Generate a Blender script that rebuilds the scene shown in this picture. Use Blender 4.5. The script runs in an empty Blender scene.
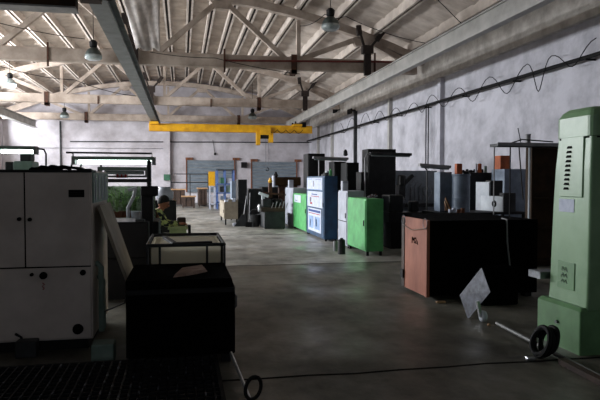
import bpy, bmesh, math, random
from mathutils import Vector, Matrix
random.seed(7)
PI = math.pi
# ------------------------------------------------------------------ camera maths (used to place things at their real depth)
f = 600.0; YAW = math.atan(118/600); PIT = math.atan(20/600); H = 1.6
FW = Vector((math.sin(YAW)*math.cos(PIT), math.cos(YAW)*math.cos(PIT), -math.sin(PIT)))
RT = Vector((math.cos(YAW), -math.sin(YAW), 0)); UP = RT.cross(FW)
EYE = Vector((0, 0, H))
def ray(px, py): return FW + RT*((px-300)/f) + UP*((200-py)/f)
def G(px, py, z=0):
    d = ray(px, py); t = (z-H)/d.z; return EYE + d*t
def PY(px, py, Y):
    d = ray(px, py); return EYE + d*(Y/d.y)
def PX(px, py, X):
    d = ray(px, py); return EYE + d*(X/d.x)
# ------------------------------------------------------------------ materials
def lin(c):
    return tuple(((v/255)/12.92 if v/255 <= .04045 else ((v/255+.055)/1.055)**2.4) for v in c)
MATS = {}
def mat(name, c, c2=None, rough=.6, metal=0, scale=4, bump=0, detail=6, stretch=None, emit=0, contrast=(.35, .65), bscale=None, spec=.5):
    if name in MATS: return MATS[name]
    m = bpy.data.materials.new(name); m.use_nodes = True
    nt = m.node_tree; N = nt.nodes; L = nt.links
    b = N['Principled BSDF']
    b.inputs['Roughness'].default_value = rough; b.inputs['Metallic'].default_value = metal
    b.inputs['Specular IOR Level'].default_value = spec
    a = lin(c); b.inputs['Base Color'].default_value = (*a, 1)
    tc = N.new('ShaderNodeTexCoord'); mp = N.new('ShaderNodeMapping'); L.new(tc.outputs['Object'], mp.inputs['Vector'])
    if stretch: mp.inputs['Scale'].default_value = stretch
    c2 = c2 or tuple(int(v*.82) for v in c)
    n = N.new('ShaderNodeTexNoise'); n.inputs['Scale'].default_value = scale; n.inputs['Detail'].default_value = detail
    n.inputs['Roughness'].default_value = .62
    L.new(mp.outputs[0], n.inputs['Vector'])
    r = N.new('ShaderNodeValToRGB'); r.color_ramp.elements[0].position = contrast[0]; r.color_ramp.elements[1].position = contrast[1]
    r.color_ramp.elements[0].color = (*lin(c2), 1); r.color_ramp.elements[1].color = (*a, 1)
    L.new(n.outputs['Fac'], r.inputs['Fac']); L.new(r.outputs['Color'], b.inputs['Base Color'])
    if bump:
        n2 = N.new('ShaderNodeTexNoise'); n2.inputs['Scale'].default_value = bscale or scale*4; n2.inputs['Detail'].default_value = 4
        L.new(mp.outputs[0], n2.inputs['Vector'])
        bp = N.new('ShaderNodeBump'); bp.inputs['Strength'].default_value = bump; bp.inputs['Distance'].default_value = .02
        L.new(n2.outputs['Fac'], bp.inputs['Height']); L.new(bp.outputs[0], b.inputs['Normal'])
    if emit:
        b.inputs['Emission Color'].default_value = (*a, 1); b.inputs['Emission Strength'].default_value = emit
    MATS[name] = m; return m
M = {}
M['concrete'] = mat('ceiling whitewash', (202, 191, 181), (166, 154, 144), .9, scale=1.2, bump=.2)
M['chord'] = mat('truss concrete', (184, 170, 158), (146, 132, 120), .9, scale=1.6, bump=.2)
M['plaster'] = mat('right wall plaster', (192, 191, 199), (148, 147, 154), .9, scale=1.1, bump=.8, detail=9, contrast=(.3, .6), bscale=9)
M['backwall'] = mat('back wall plaster', (206, 202, 208), (164, 158, 162), .9, scale=.7, bump=.3)
M['leftwall'] = mat('left wall plaster', (112, 108, 104), None, .9)
M['beamw'] = mat('cornice plaster', (206, 202, 196), (166, 160, 154), .9, scale=2.4, bump=.6, detail=9)
M['rail'] = mat('grey painted rail', (178, 176, 172), (148, 146, 142), .6, scale=1.5)
M['raildark'] = mat('slate painted rail', (112, 118, 118), (84, 90, 90), .55, scale=2)
M['yellow'] = mat('crane yellow', (226, 170, 12), (196, 142, 10), .5, scale=3)
M['rust'] = mat('rusty steel', (92, 54, 34), (44, 30, 24), .8, scale=8, bump=.3)
M['brown'] = mat('dark brown paint', (56, 38, 20), (38, 26, 14), .7, scale=4, spec=.15)
M['black'] = mat('black paint', (20, 20, 22), (11, 11, 12), .6, scale=5, spec=.25)
M['blk2'] = mat('oily black steel', (30, 31, 32), (13, 13, 14), .45, scale=6, spec=.3)
M['tarp'] = mat('black cloth', (13, 13, 14), (7, 7, 8), 1.0, scale=8, bump=.6, spec=.02)
M['dkgrey'] = mat('dark grey paint', (56, 58, 60), (32, 33, 34), .55, scale=4, spec=.3)
M['grey'] = mat('grey paint', (150, 150, 152), (112, 112, 114), .5, scale=3)
M['bluegrey'] = mat('blue grey paint', (128, 142, 160), (92, 104, 120), .5, scale=3)
M['palegrey'] = mat('pale grey paint', (190, 194, 206), (160, 163, 174), .5, scale=3)
M['cabl'] = mat('beige grey enamel', (206, 195, 187), (184, 173, 165), .55, scale=2, spec=.3)
M['seam'] = mat('seam black', (10, 10, 10), None, .8, spec=.1)
M['greenb'] = mat('bright green paint', (94, 184, 108), (68, 146, 82), .5, scale=3.5, detail=8)
M['blue'] = mat('cabinet blue paint', (32, 80, 118), (18, 48, 78), .5, scale=3)
M['shelfblue'] = mat('shelf blue paint', (96, 122, 176), (70, 92, 140), .5, scale=3)
M['mgreen'] = mat('machine green enamel', (138, 172, 132), (104, 140, 100), .38, scale=1.6, detail=8, contrast=(.3, .7))
M['mgreen2'] = mat('machine green base enamel', (104, 148, 100), (78, 116, 74), .45, scale=2.5, detail=8)
M['palegreen'] = mat('grey green paint', (130, 150, 140), (96, 116, 106), .5, scale=3)
M['steel'] = mat('galvanised steel', (132, 134, 138), (84, 86, 90), .38, metal=.85, scale=9)
M['bright'] = mat('bright steel', (214, 216, 220), (170, 172, 176), .3, metal=.9, scale=9)
M['wood'] = mat('worn brown board', (178, 112, 88), (128, 72, 54), .7, scale=2.2, stretch=(1, 1, .35), detail=9, bump=.2)
M['ply'] = mat('pale plywood', (196, 158, 118), (150, 112, 78), .7, scale=3, stretch=(1, 4, 4))
M['darkwood'] = mat('dark wood', (74, 54, 42), (46, 34, 28), .7, scale=3)
M['board'] = mat('beige board', (150, 140, 122), (118, 108, 92), .6, scale=3)
M['paper'] = mat('white paper', (206, 212, 226), (176, 184, 202), .8, scale=9)
M['ink'] = mat('ink blue', (58, 84, 150), None, .8); M['red'] = mat('red print', (176, 50, 44), None, .7)
M['inkl'] = mat('pale blue print', (150, 176, 216), None, .8); M['inkg'] = mat('grey print', (120, 112, 124), None, .8)
M['shutter'] = mat('grey window sheet', (126, 138, 148), (98, 110, 120), .6, scale=1.2, stretch=(1, 1, 6))
M['brick'] = mat('brown brick', (134, 84, 58), (92, 58, 42), .9, scale=6)
M['orange'] = mat('orange card', (186, 96, 48), (146, 70, 34), .7, scale=5)
M['lime'] = mat('pale lime paint', (206, 218, 160), (176, 190, 128), .6, scale=5)
M['skin'] = mat('skin', (196, 132, 100), (172, 110, 82), .55, scale=6)
M['hair'] = mat('dark hair', (26, 20, 17), (14, 11, 10), .7, scale=30)
M['trouser'] = mat('dark trousers', (34, 36, 42), None, .9)
M['leaf'] = mat('leaf green', (140, 176, 104), (84, 124, 66), .6, scale=9)
M['sheet'] = mat('crumpled plastic film', (206, 198, 192), (166, 160, 156), .5, scale=5, bump=.4)
M['tube'] = mat('lit fluorescent tube', (226, 250, 240), (226, 250, 240), .5, emit=9)
M['lampglow'] = mat('glowing lamp glass', (210, 226, 232), (210, 226, 232), .5, emit=1.6)
M['lampglass'] = mat('lamp glass', (168, 178, 178), (136, 146, 146), .25, scale=5)
M['lampgreen'] = mat('lamp enamel', (74, 84, 80), (50, 56, 54), .5)
M['cable'] = mat('black rubber', (18, 18, 19), None, .7, spec=.2)
M['camo'] = mat('patterned jacket cloth', (196, 206, 128), (28, 34, 34), .9, scale=11, detail=2, contrast=(.46, .54))
M['cloth'] = mat('beige rag', (176, 150, 136), (140, 114, 102), .95, scale=9, bump=.5)
M['white'] = mat('white plastic', (214, 220, 226), (190, 196, 204), .5)
def floor_mat():
    m = bpy.data.materials.new('worn concrete floor'); m.use_nodes = True
    nt = m.node_tree; N = nt.nodes; L = nt.links; b = N['Principled BSDF']
    tc = N.new('ShaderNodeTexCoord')
    def noise(s, d, st=None):
        mp = N.new('ShaderNodeMapping'); L.new(tc.outputs['Object'], mp.inputs['Vector'])
        if st: mp.inputs['Scale'].default_value = st
        n = N.new('ShaderNodeTexNoise'); n.inputs['Scale'].default_value = s; n.inputs['Detail'].default_value = d; n.inputs['Roughness'].default_value = .65
        L.new(mp.outputs[0], n.inputs['Vector']); return n
    def ramp(n, stops):
        r = N.new('ShaderNodeValToRGB')
        while len(r.color_ramp.elements) < len(stops): r.color_ramp.elements.new(.5)
        for e, (p, c) in zip(r.color_ramp.elements, stops): e.position = p; e.color = (*lin(c), 1)
        L.new(n.outputs['Fac'], r.inputs['Fac']); return r
    n1 = noise(.55, 10); r1 = ramp(n1, [(.3, (120, 118, 111)), (.5, (160, 157, 149)), (.68, (198, 195, 190))])
    n2 = noise(3.2, 8, (1, .6, 1)); r2 = ramp(n2, [(.32, (120, 118, 112)), (.6, (255, 255, 255))])
    mx = N.new('ShaderNodeMixRGB'); mx.blend_type = 'MULTIPLY'; mx.inputs['Fac'].default_value = .75
    L.new(r1.outputs[0], mx.inputs[1]); L.new(r2.outputs[0], mx.inputs[2])
    # darker pour this side of the joint, with near-floor shade painted in too
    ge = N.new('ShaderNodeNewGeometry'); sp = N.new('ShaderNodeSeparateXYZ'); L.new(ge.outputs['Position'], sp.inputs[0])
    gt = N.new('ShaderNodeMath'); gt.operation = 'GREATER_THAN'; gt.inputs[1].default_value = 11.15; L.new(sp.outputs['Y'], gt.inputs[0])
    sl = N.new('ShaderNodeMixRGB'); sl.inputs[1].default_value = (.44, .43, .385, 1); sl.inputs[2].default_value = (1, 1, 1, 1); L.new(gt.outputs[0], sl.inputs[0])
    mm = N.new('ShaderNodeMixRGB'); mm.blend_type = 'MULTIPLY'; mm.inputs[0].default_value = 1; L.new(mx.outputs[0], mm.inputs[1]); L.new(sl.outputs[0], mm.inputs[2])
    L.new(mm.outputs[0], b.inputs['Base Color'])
    n3 = noise(.9, 6); mr = N.new('ShaderNodeMapRange'); mr.inputs['To Min'].default_value = .28; mr.inputs['To Max'].default_value = .62
    mr.inputs['From Min'].default_value = .35; mr.inputs['From Max'].default_value = .62
    L.new(n3.outputs['Fac'], mr.inputs['Value']); L.new(mr.outputs[0], b.inputs['Roughness'])
    n4 = noise(14, 5); bp = N.new('ShaderNodeBump'); bp.inputs['Strength'].default_value = .25; bp.inputs['Distance'].default_value = .01
    L.new(n4.outputs['Fac'], bp.inputs['Height']); L.new(bp.outputs[0], b.inputs['Normal'])
    b.inputs['Specular IOR Level'].default_value = .5
    return m
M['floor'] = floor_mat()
M['plastic_w'] = mat('milky tank plastic', (240, 234, 216), (214, 208, 190), .5, scale=2)
nt = M['plastic_w'].node_tree; ts = nt.nodes.new('ShaderNodeBsdfTranslucent'); ts.inputs['Color'].default_value = (.92, .89, .8, 1)
ms = nt.nodes.new('ShaderNodeMixShader'); ms.inputs[0].default_value = .5
nt.links.new(nt.nodes['Principled BSDF'].outputs[0], ms.inputs[1]); nt.links.new(ts.outputs[0], ms.inputs[2]); nt.links.new(ms.outputs[0], nt.nodes['Material Output'].inputs['Surface'])
# ------------------------------------------------------------------ mesh helpers
def B(): return bmesh.new()
def box(bm, x0, x1, y0, y1, z0, z1, mtx=None):
    x0, x1 = min(x0, x1), max(x0, x1); y0, y1 = min(y0, y1), max(y0, y1); z0, z1 = min(z0, z1), max(z0, z1)
    v = [bm.verts.new(p) for p in ((x0,y0,z0),(x1,y0,z0),(x1,y1,z0),(x0,y1,z0),(x0,y0,z1),(x1,y0,z1),(x1,y1,z1),(x0,y1,z1))]
    for q in ((3,2,1,0),(4,5,6,7),(0,1,5,4),(1,2,6,5),(2,3,7,6),(3,0,4,7)): bm.faces.new([v[i] for i in q])
    if mtx: bmesh.ops.transform(bm, matrix=mtx, verts=v)
    return bm
def tube(bm, pts, r, seg=8, r2=None, caps=True):
    pts = [Vector(p) for p in pts]; n = len(pts); rings = []; prev = None
    for i, p in enumerate(pts):
        t = (pts[min(i+1, n-1)]-pts[max(i-1, 0)]).normalized()
        a = prev if prev is not None else (Vector((0,0,1)) if abs(t.z) < .9 else Vector((1,0,0)))
        u = (a-t*a.dot(t))
        if u.length < 1e-4: u = t.orthogonal()
        u.normalize(); prev = u; w = t.cross(u)
        rr = r if r2 is None else r+(r2-r)*i/(n-1)
        rings.append([bm.verts.new(p+(u*math.cos(2*PI*k/seg)+w*math.sin(2*PI*k/seg))*rr) for k in range(seg)])
    for a, b in zip(rings, rings[1:]):
        for k in range(seg): bm.faces.new((a[k], a[(k+1)%seg], b[(k+1)%seg], b[k]))
    if caps: bm.faces.new(rings[0][::-1]); bm.faces.new(rings[-1])
    return bm
def beam(bm, a, b, w, h):                       # rectangular bar a-b, w across Y-ish, h in the XZ plane
    a = Vector(a); b = Vector(b); t = (b-a).normalized(); s = Vector((0,1,0)) if abs(t.y) < .9 else Vector((1,0,0)); u = t.cross(s).normalized(); s = u.cross(t)
    A = [bm.verts.new(a+s*w/2*i+u*h/2*j) for i, j in ((-1,-1),(1,-1),(1,1),(-1,1))]
    C = [bm.verts.new(b+s*w/2*i+u*h/2*j) for i, j in ((-1,-1),(1,-1),(1,1),(-1,1))]
    bm.faces.new(A[::-1]); bm.faces.new(C)
    for k in range(4): bm.faces.new((A[k], A[(k+1)%4], C[(k+1)%4], C[k]))
    return bm
def lathe(bm, prof, c, seg=20, axis='Z'):
    rings = []
    for r, h in prof:
        ring = []
        for k in range(seg):
            a = 2*PI*k/seg; x, y = r*math.cos(a), r*math.sin(a)
            p = {'Z': (x, y, h), 'X': (h, x, y), 'Y': (x, h, y)}[axis]
            ring.append(bm.verts.new((c[0]+p[0], c[1]+p[1], c[2]+p[2])))
        rings.append(ring)
    for a, b in zip(rings, rings[1:]):
        for k in range(seg): bm.faces.new((a[k], a[(k+1)%seg], b[(k+1)%seg], b[k]))
    bm.faces.new(rings[0][::-1]); bm.faces.new(rings[-1]); return bm
def ringtube(bm, c, R, r, axis='X', seg=24, a0=0, a1=2*PI):
    pts = []
    for k in range(seg+1):
        a = a0+(a1-a0)*k/seg; x, y = R*math.cos(a), R*math.sin(a)
        p = {'Z': (x, y, 0), 'X': (0, x, y), 'Y': (x, 0, y)}[axis]; pts.append((c[0]+p[0], c[1]+p[1], c[2]+p[2]))
    return tube(bm, pts, r, 6)
def loft(bm, rings):
    rs = [[bm.verts.new(p) for p in r] for r in rings]; n = len(rs[0])
    for a, b in zip(rs, rs[1:]):
        for k in range(n): bm.faces.new((a[k], a[(k+1)%n], b[(k+1)%n], b[k]))
    bm.faces.new(rs[0][::-1]); bm.faces.new(rs[-1]); return bm
def rrect(x0, x1, y0, y1, z, r, n=4):
    out = []
    for cx, cy, a in ((x1-r, y1-r, 0), (x0+r, y1-r, PI/2), (x0+r, y0+r, PI), (x1-r, y0+r, 1.5*PI)):
        for k in range(n+1): t = a+PI/2*k/n; out.append((cx+r*math.cos(t), cy+r*math.sin(t), z))
    return out
COL = bpy.context.scene.collection
def wloc(o):
    v = Vector((0,0,0))
    while o: v += o.location; o = o.parent
    return v
def obj(name, bm, m, parent=None, bevel=0, smooth=False, label=None, kind=None):
    bmesh.ops.recalc_face_normals(bm, faces=bm.faces[:])
    if parent is None:
        vs = [v.co for v in bm.verts]
        org = Vector(((min(v.x for v in vs)+max(v.x for v in vs))/2, (min(v.y for v in vs)+max(v.y for v in vs))/2, min(v.z for v in vs)))
        loc = org
    else: org = wloc(parent); loc = Vector((0,0,0))
    bmesh.ops.translate(bm, vec=-org, verts=bm.verts[:])
    me = bpy.data.meshes.new(name); bm.to_mesh(me); bm.free()
    o = bpy.data.objects.new(name, me); COL.objects.link(o); o.location = loc
    if parent: o.parent = parent
    me.materials.append(m if not isinstance(m, str) else M[m])
    if smooth:
        for p in me.polygons: p.use_smooth = True
    if bevel:
        md = o.modifiers.new('bevel', 'BEVEL'); md.width = bevel; md.segments = 2; md.limit_method = 'ANGLE'; md.angle_limit = .7
    if label: o['label'] = label
    if kind: o['kind'] = kind
    return o
def tag(o, label, cat, group=None):
    o['label'] = label; o['category'] = cat
    if group: o['group'] = group
    return o
def thing(name, loc, label, cat, group=None):
    o = bpy.data.objects.new(name, None); COL.objects.link(o); o.location = Vector(loc); o.empty_display_size = .1
    return tag(o, label, cat, group)
def struct(name, bm, m, label=None):
    o = obj(name, bm, m, kind='structure')
    if label: o['label'] = label
    return o
def copy_tree(o, parent=None):
    c = o.copy(); COL.objects.link(c)
    if parent: c.parent = parent
    for ch in list(o.children): copy_tree(ch, c)
    return c
def one(name, bm, m, label, cat, group=None, **k):
    return tag(obj(name, bm, m, **k), label, cat, group)

# ------------------------------------------------------------------ the hall
XR, XL, YB, YF = 9.1, -11.9, 43.0, -5.0
CX = -1.15
def zt(x): return 8.3-.0205*(x-CX)**2
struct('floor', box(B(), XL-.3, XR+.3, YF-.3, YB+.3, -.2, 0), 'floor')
for y, w in ((11.0, .02), (4.72, .022), (17.5, .02), (24, .02)):
    pass
# floor joints: shallow filled slots lying as thin bitumen strips in the slab
for i, (y, dx) in enumerate(((4.75, .0), (11.15, .0), (17.4, .0), (25.0, .0))):
    bm = B(); x = XL+.5
    pts = []
    while x < XR-.2: pts.append((x, y+.012*math.sin(x*3.1)+.01*math.sin(x*7.7))); x += .4
    w = .014
    for (xa, ya), (xb, yb) in zip(pts, pts[1:]):
        v = [bm.verts.new(p) for p in ((xa, ya-w, .003), (xb, yb-w, .003), (xb, yb+w, .003), (xa, ya+w, .003), (xa, ya-w, .0), (xb, yb-w, .0), (xb, yb+w, .0), (xa, ya+w, .0))]
        for q in ((0,1,2,3),(7,6,5,4),(0,4,5,1),(3,2,6,7)): bm.faces.new([v[k] for k in q])
    struct('trim_%d' % (i+1), bm, M['seam'])
# right wall with cornice beam and pilasters
struct('wall_right', box(B(), XR, XR+.3, YF, YB, 0, 7.2), 'plaster')
struct('trim_5', box(B(), XR-.14, XR, YF, YB, PX(528, 42, XR-.14).z, 6.35), 'beamw')
bm = B()
struct('wall_back', box(B(), XL, XR, YB, YB+.3, 0, 8.9), 'backwall')
bm = B(); box(bm, XL, -1.5, YF-.3, YF, 0, 8.9); box(bm, 3.5, XR, YF-.3, YF, 0, 8.9); box(bm, -1.5, 3.5, YF-.3, YF, 0, 1.4); box(bm, -1.5, 3.5, YF-.3, YF, 3.8, 8.9)
struct('wall_front', bm, 'leftwall')
bm = B()
for k in range(6): box(bm, -1.53+k, -1.47+k, YF-.2, YF-.12, 1.4, 3.8)
for k in range(3): box(bm, -1.5, 3.5, YF-.2, YF-.12, 1.37+1.2*k, 1.43+1.2*k)
struct('window_11', bm, 'grey')  # added window out of view, an opening for the fill light
# left wall, a row of openings
WIN = [(y, y+4.4) for y in (-4.0, 2.0, 8.0, 14.0, 20.0, 26.0, 32.0, 37.8)]
WZ0, WZ1 = 4.1, 5.75
bm = B(); ys = YF
for a, b in WIN:
    box(bm, XL-.3, XL, ys, a, 0, 7.2); box(bm, XL-.3, XL, a, b, 0, WZ0); box(bm, XL-.3, XL, a, b, WZ1, 7.2); ys = b
box(bm, XL-.3, XL, ys, YB, 0, 7.2)
struct('wall_left', bm, 'leftwall')
for i, (a, b) in enumerate(WIN):
    bm = B()
    for k in range(5): y = a+(b-a)*k/4; box(bm, XL-.2, XL-.12, y-.03, y+.03, WZ0, WZ1)
    for k in range(4): z = WZ0+(WZ1-WZ0)*k/3; box(bm, XL-.2, XL-.12, a, b, z-.03, z+.03)
    struct('window_%d' % (i+3), bm, 'grey')
# pilasters on the right wall
for i, (px, w, m) in enumerate(((440, .26, 'plaster'), (389.5, .2, 'rail'), (355, .16, 'dkgrey'), (332, .16, 'rail'), (318, .16, 'rail'))):
    y = PX(px, 130, XR-.1).y
    struct('trim_%d' % (6+i), box(B(), XR-.16, XR, y-w/2, y+w/2, 0, 5.2), m)
# ceiling: ribbed roof slabs
RX = [-11.6, -10.5, -9.4, -8.35, -7.3, -6.2, -5.2, -4.1, -3.1, -2.2, -1.35, -.55, .35, 1.2, 2.0, 2.75, 3.5, 4.25, 5.6, 7.05, 8.5]
bm = B()
xs = [XL-.3]+RX+[XR+.3]
for a, b in zip(xs, xs[1:]):
    za, zb = zt(a)+.32, zt(b)+.32
    v = [bm.verts.new(p) for p in ((a,YF-.3,za),(b,YF-.3,zb),(b,YB+.3,zb),(a,YB+.3,za),(a,YF-.3,za+.15),(b,YF-.3,zb+.15),(b,YB+.3,zb+.15),(a,YB+.3,za+.15))]
    for q in ((3,2,1,0),(4,5,6,7),(0,1,5,4),(1,2,6,5),(2,3,7,6),(3,0,4,7)): bm.faces.new([v[i] for i in q])
for x in RX:                                              # paired edge ribs with a dark joint between
    z = zt(x)
    for s in (-1, 1):
        box(bm, x+s*.05, x+s*.125, YF, YB, z+.02, z+.34)
y = YF
while y < YB:                                             # small cross ribs
    for a, b in zip(RX, RX[1:]):
        x0, x1 = a+.1, b-.1; z0, z1 = zt(x0)+.32, zt(x1)+.32
        v = [bm.verts.new(p) for p in ((x0,y,z0-.07),(x1,y,z1-.07),(x1,y+.12,z1-.07),(x0,y+.12,z0-.07),(x0,y-.2,z0+.01),(x1,y-.2,z1+.01),(x1,y+.32,z1+.01),(x0,y+.32,z0+.01))]
        for q in ((3,2,1,0),(0,1,5,4),(1,2,6,5),(2,3,7,6),(3,0,4,7)): bm.faces.new([v[i] for i in q])
    y += 1.25
struct('ceiling', bm, 'concrete')
for i, x in enumerate(RX): struct('trim_%d' % (20+i), box(B(), x-.049, x+.049, YF, YB, zt(x)+.07, zt(x)+.30), mat('sooty joint filler', (46, 38, 32), (24, 20, 18), .95, scale=6))
# roof trusses
def truss(Y, label):
    t = thing('roof_truss', (CX, Y, 5.55), label, 'truss', 'concrete roof trusses')
    obj('bottom_chord', box(B(), XL+.02, XR-.42, Y-.14, Y+.14, 5.57, 6.02), 'chord', t, bevel=.02)
    bm = B(); X = [XL+.05+k*(XR-.05-XL-.05)/16 for k in range(17)]
    rings = [[(x, Y-.14, zt(x)-.28), (x, Y+.14, zt(x)-.28), (x, Y+.14, zt(x)), (x, Y-.14, zt(x))] for x in X]
    loft(bm, rings); obj('top_chord', bm, 'chord', t)
    bot = [-11.4, -6.25, -1.1, 3.95, 9.0]; top = [-8.75, -3.7, 1.4, 6.5]
    for i, x in enumerate(top):
        for xb in (bot[i], bot[i+1]):
            xb2 = xb+(.25 if xb < x else -.25); xb2 = min(xb2, 8.5)
            obj('brace', beam(B(), (x+(-.12 if xb < x else .12), Y, zt(x)-.3), (xb2, Y, 5.95), .17, .17), 'chord', t)
        obj('gusset', loft(B(), [[(x-.38, yy, zt(x)-.3), (x-.2, yy, zt(x)-.56), (x+.2, yy, zt(x)-.56), (x+.38, yy, zt(x)-.3)] for yy in (Y-.12, Y+.12)]), 'chord', t)
    for xb in bot[1:4]:
        xb += .22
        obj('post', box(B(), xb-.07, xb+.07, Y-.08, Y+.08, 6.0, zt(xb)-.36), 'chord', t)
    return t
truss(21.5, 'nearest pale concrete roof truss crossing the whole hall overhead')
truss(32.8, 'middle concrete roof truss, seen just below the nearest one')
truss(42.0, 'farthest concrete roof truss with its arch against the back wall')
truss(10.2, 'concrete roof truss overhead nearer than the frame shows')
# clamps and hangers
def clamp(x, Y, label):
    t = thing('truss_clamp', (x, Y, 5.4), label, 'clamp', 'rusty clamps around the truss chords')
    obj('plate', box(B(), x-.1, x+.1, Y-.2, Y-.15, 5.4, 6.1), 'rust', t)
    obj('plate', box(B(), x-.1, x+.1, Y+.15, Y+.2, 5.4, 6.1), 'rust', t)
    obj('shoe', box(B(), x-.1, x+.1, Y-.2, Y+.2, 5.42, 5.56), 'rust', t)
for px, Y, y0_, y1_, lab in ((47.5, 21.5, 42, 66, 'thin dark tie rod on the nearest truss near the left edge'), (224.5, 21.5, 49, 72, 'thin dark tie rod on the nearest truss at its middle'), (375, 21.5, 53, 74, 'thin dark tie rod on the nearest truss just right of the forked hanger'), (98, 32.8, 96, 104, 'thin tie rod on the middle truss left of the slate rail'), (211, 32.8, 99, 107, 'thin tie rod on the middle truss at its middle')):
    a, b = PY(px, y0_, Y-.18), PY(px, y1_, Y-.18); one('tie_rod', box(B(), a.x-.03, a.x+.03, Y-.19, Y-.142, b.z, a.z), 'rust', lab, 'rod')
clamp(3.98, 21.5, 'rusty clamp on the nearest truss, right of its middle diagonals')
clamp(-6.75, 32.8, 'rusty clamp on the middle truss at far left')
clamp(4.15, 32.8, 'rusty clamp on the middle truss between two hanging lamps')
clamp(3.9, 42.0, 'rusty clamp on the farthest truss above the yellow crane beam')
clamp(-6.2, 42.0, 'rusty clamp on the farthest truss at left near the blackened pipe')
def hanger(x, Y, label, m='blk2'):
    t = thing('rail_hanger', (x, Y, 5.4), label, 'bracket', 'forked hangers holding the crane rails')
    Yh = Y-.3
    obj('post', box(B(), x-.12, x+.12, Yh-.08, Yh+.08, 5.42, 6.45), m, t)
    obj('collar', box(B(), x-.2, x+.2, Yh-.12, Yh+.12, 6.2, 6.5), m, t)
    for s in (-1, 1):
        a = obj('arm', beam(B(), (x+s*.12, Yh, 6.45), (x+s*(.5 if s > 0 else .34), Yh, 7.0+(.12 if s < 0 else -.1)), .08, .08), m, t)
        obj('pad', beam(B(), (x+s*(.36 if s > 0 else .3), Yh, 6.72+(.15 if s < 0 else 0)), (x+s*(.58 if s > 0 else .34), Yh, 7.02+(.2 if s < 0 else 0)), .13, .17), m, a)
for x, xs_ in ((6.68, 'right'), (-1.55, 'left')):
    for Y, ys_ in ((21.5, 'nearest'), (32.8, 'middle')):
        hanger(x, Y, 'dark forked hanger holding the %s crane rail under the %s truss' % (xs_, ys_), mat('sooty brown steel', (50, 36, 30), (24, 19, 17), .8, scale=8))
# crane rails (I sections)
def irail(x, y0, y1, z0, z1, w, m, label):
    t = thing('crane_rail', (x, (y0+y1)/2, z0), label, 'rail', 'overhead crane runway rails')
    obj('web', box(B(), x-.05, x+.05, y0, y1, z0+.03, z1-.03), m, t)
    obj('flange', box(B(), x-w/2, x+w/2, y0, y1, z0, z0+.035), m, t)
    obj('flange', box(B(), x-w/2, x+w/2, y0, y1, z1-.035, z1), m, t)
irail(6.82, YF+.1, 39.2, 4.98, 5.42, .2, 'rail', 'pale grey crane rail running along the right wall')
irail(-1.55, YF+.1, 41.2, 4.98, 5.42, .36, 'raildark', 'dark slate crane rail running down the middle left')
irail(-9.3, YF+.1, 41.5, 4.98, 5.42, .3, 'rail', 'crane rail at far left, only its far end showing')
# yellow crane
def crane():
    Y = 36.0; xa = PY(149, 128, Y).x; xb = PY(312, 131, Y).x
    t = thing('bridge_crane', ((xa+xb)/2, Y, 4.45), 'yellow overhead crane bridge across the back of the hall', 'crane')
    obj('girder', box(B(), xa, xb, Y-.1, Y+.1, 4.47, 4.9), 'yellow', t, bevel=.02)
    obj('flange', box(B(), xa, xb, Y-.2, Y+.2, 4.44, 4.47), 'yellow', t)
    for x in (-1.55, 6.82):
        c = obj('end_carriage', box(B(), x-.25, x+.25, Y-.75, Y+.75, 4.8, 4.94), 'yellow', t)
        for yy in (-.5, .5):
            for s in (-1, 1): obj('wheel', lathe(B(), [(.1, -.03), (.1, .03)], (x+s*.12, Y+yy, 4.96+.06), 12, 'X'), 'black', c)
    # festoon cable loops
    bm = B(); x0 = 4.6; pts = []
    for k in range(61):
        u = k/60*5; pts.append((x0+u*.52, Y-.24, 4.62-.20*abs(math.sin(PI*u))))
    obj('festoon_cable', tube(bm, pts, .02, 5), 'cable', t)
    obj('control_box', box(B(), 7.0, 7.4, Y-.3, Y-.12, 4.8, 5.1), 'black', t)
    hx = PY(264.5, 140, Y).x
    h = thing('hoist', (hx, Y, 3.9), 'yellow chain hoist hanging under the yellow crane bridge', 'hoist')
    obj('trolley', box(B(), hx-.3, hx+.35, Y-.3, Y-.12, 4.3, 4.75), 'yellow', h)
    obj('trolley', box(B(), hx-.3, hx+.35, Y+.12, Y+.3, 4.3, 4.75), 'yellow', h)
    obj('motor', lathe(B(), [(.12, -.34), (.18, -.3), (.18, .3), (.12, .36)], (hx+.05, Y, 4.26), 14, 'X'), 'black', h)
    obj('housing', box(B(), hx-.5, hx-.28, Y-.25, Y+.25, 3.7, 4.46), 'yellow', h)
    obj('housing', box(B(), hx+.24, hx+.5, Y-.25, Y+.25, 3.85, 4.46), 'yellow', h)
    for dx in (.08, .26): obj('chain', tube(B(), [(hx+dx, Y, 4.1), (hx+dx, Y, 2.35)], .014, 5), 'steel', h)
    obj('hook', ringtube(B(), (hx+.17, Y, 2.25), .09, .025, 'Y', 12, -PI*.9, PI*.6), 'black', h)
crane()
def crane2():
    z0 = 4.5; Y = G(45, 7, z0).y
    t = thing('bridge_crane', (-5.4, Y, z0), 'dark brown crane bridge close overhead at top left', 'crane')
    obj('girder', box(B(), -10, -1.75, Y, Y+.28, z0+.03, 4.95), 'brown', t)
    obj('flange', box(B(), -10, -1.75, Y-.03, Y+.34, z0, z0+.03), 'grey', t, label='paler lower flange')
    for x in (-1.55, -9.3):
        c = obj('end_carriage', box(B(), x-.2, x+.16, Y-.7, Y+.6, z0+.26, 4.92), 'brown', t)
        for yy in (-.4, .6): obj('wheel', lathe(B(), [(.09, -.03), (.09, .03)], (x+.13, Y+yy, 5.02), 12, 'X'), 'black', c)
    obj('bumper', lathe(B(), [(.05, 0), (.07, .1), (.04, .2)], (-1.33, Y+.1, z0+.25), 10, 'X'), 'black', t)
crane2()
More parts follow.
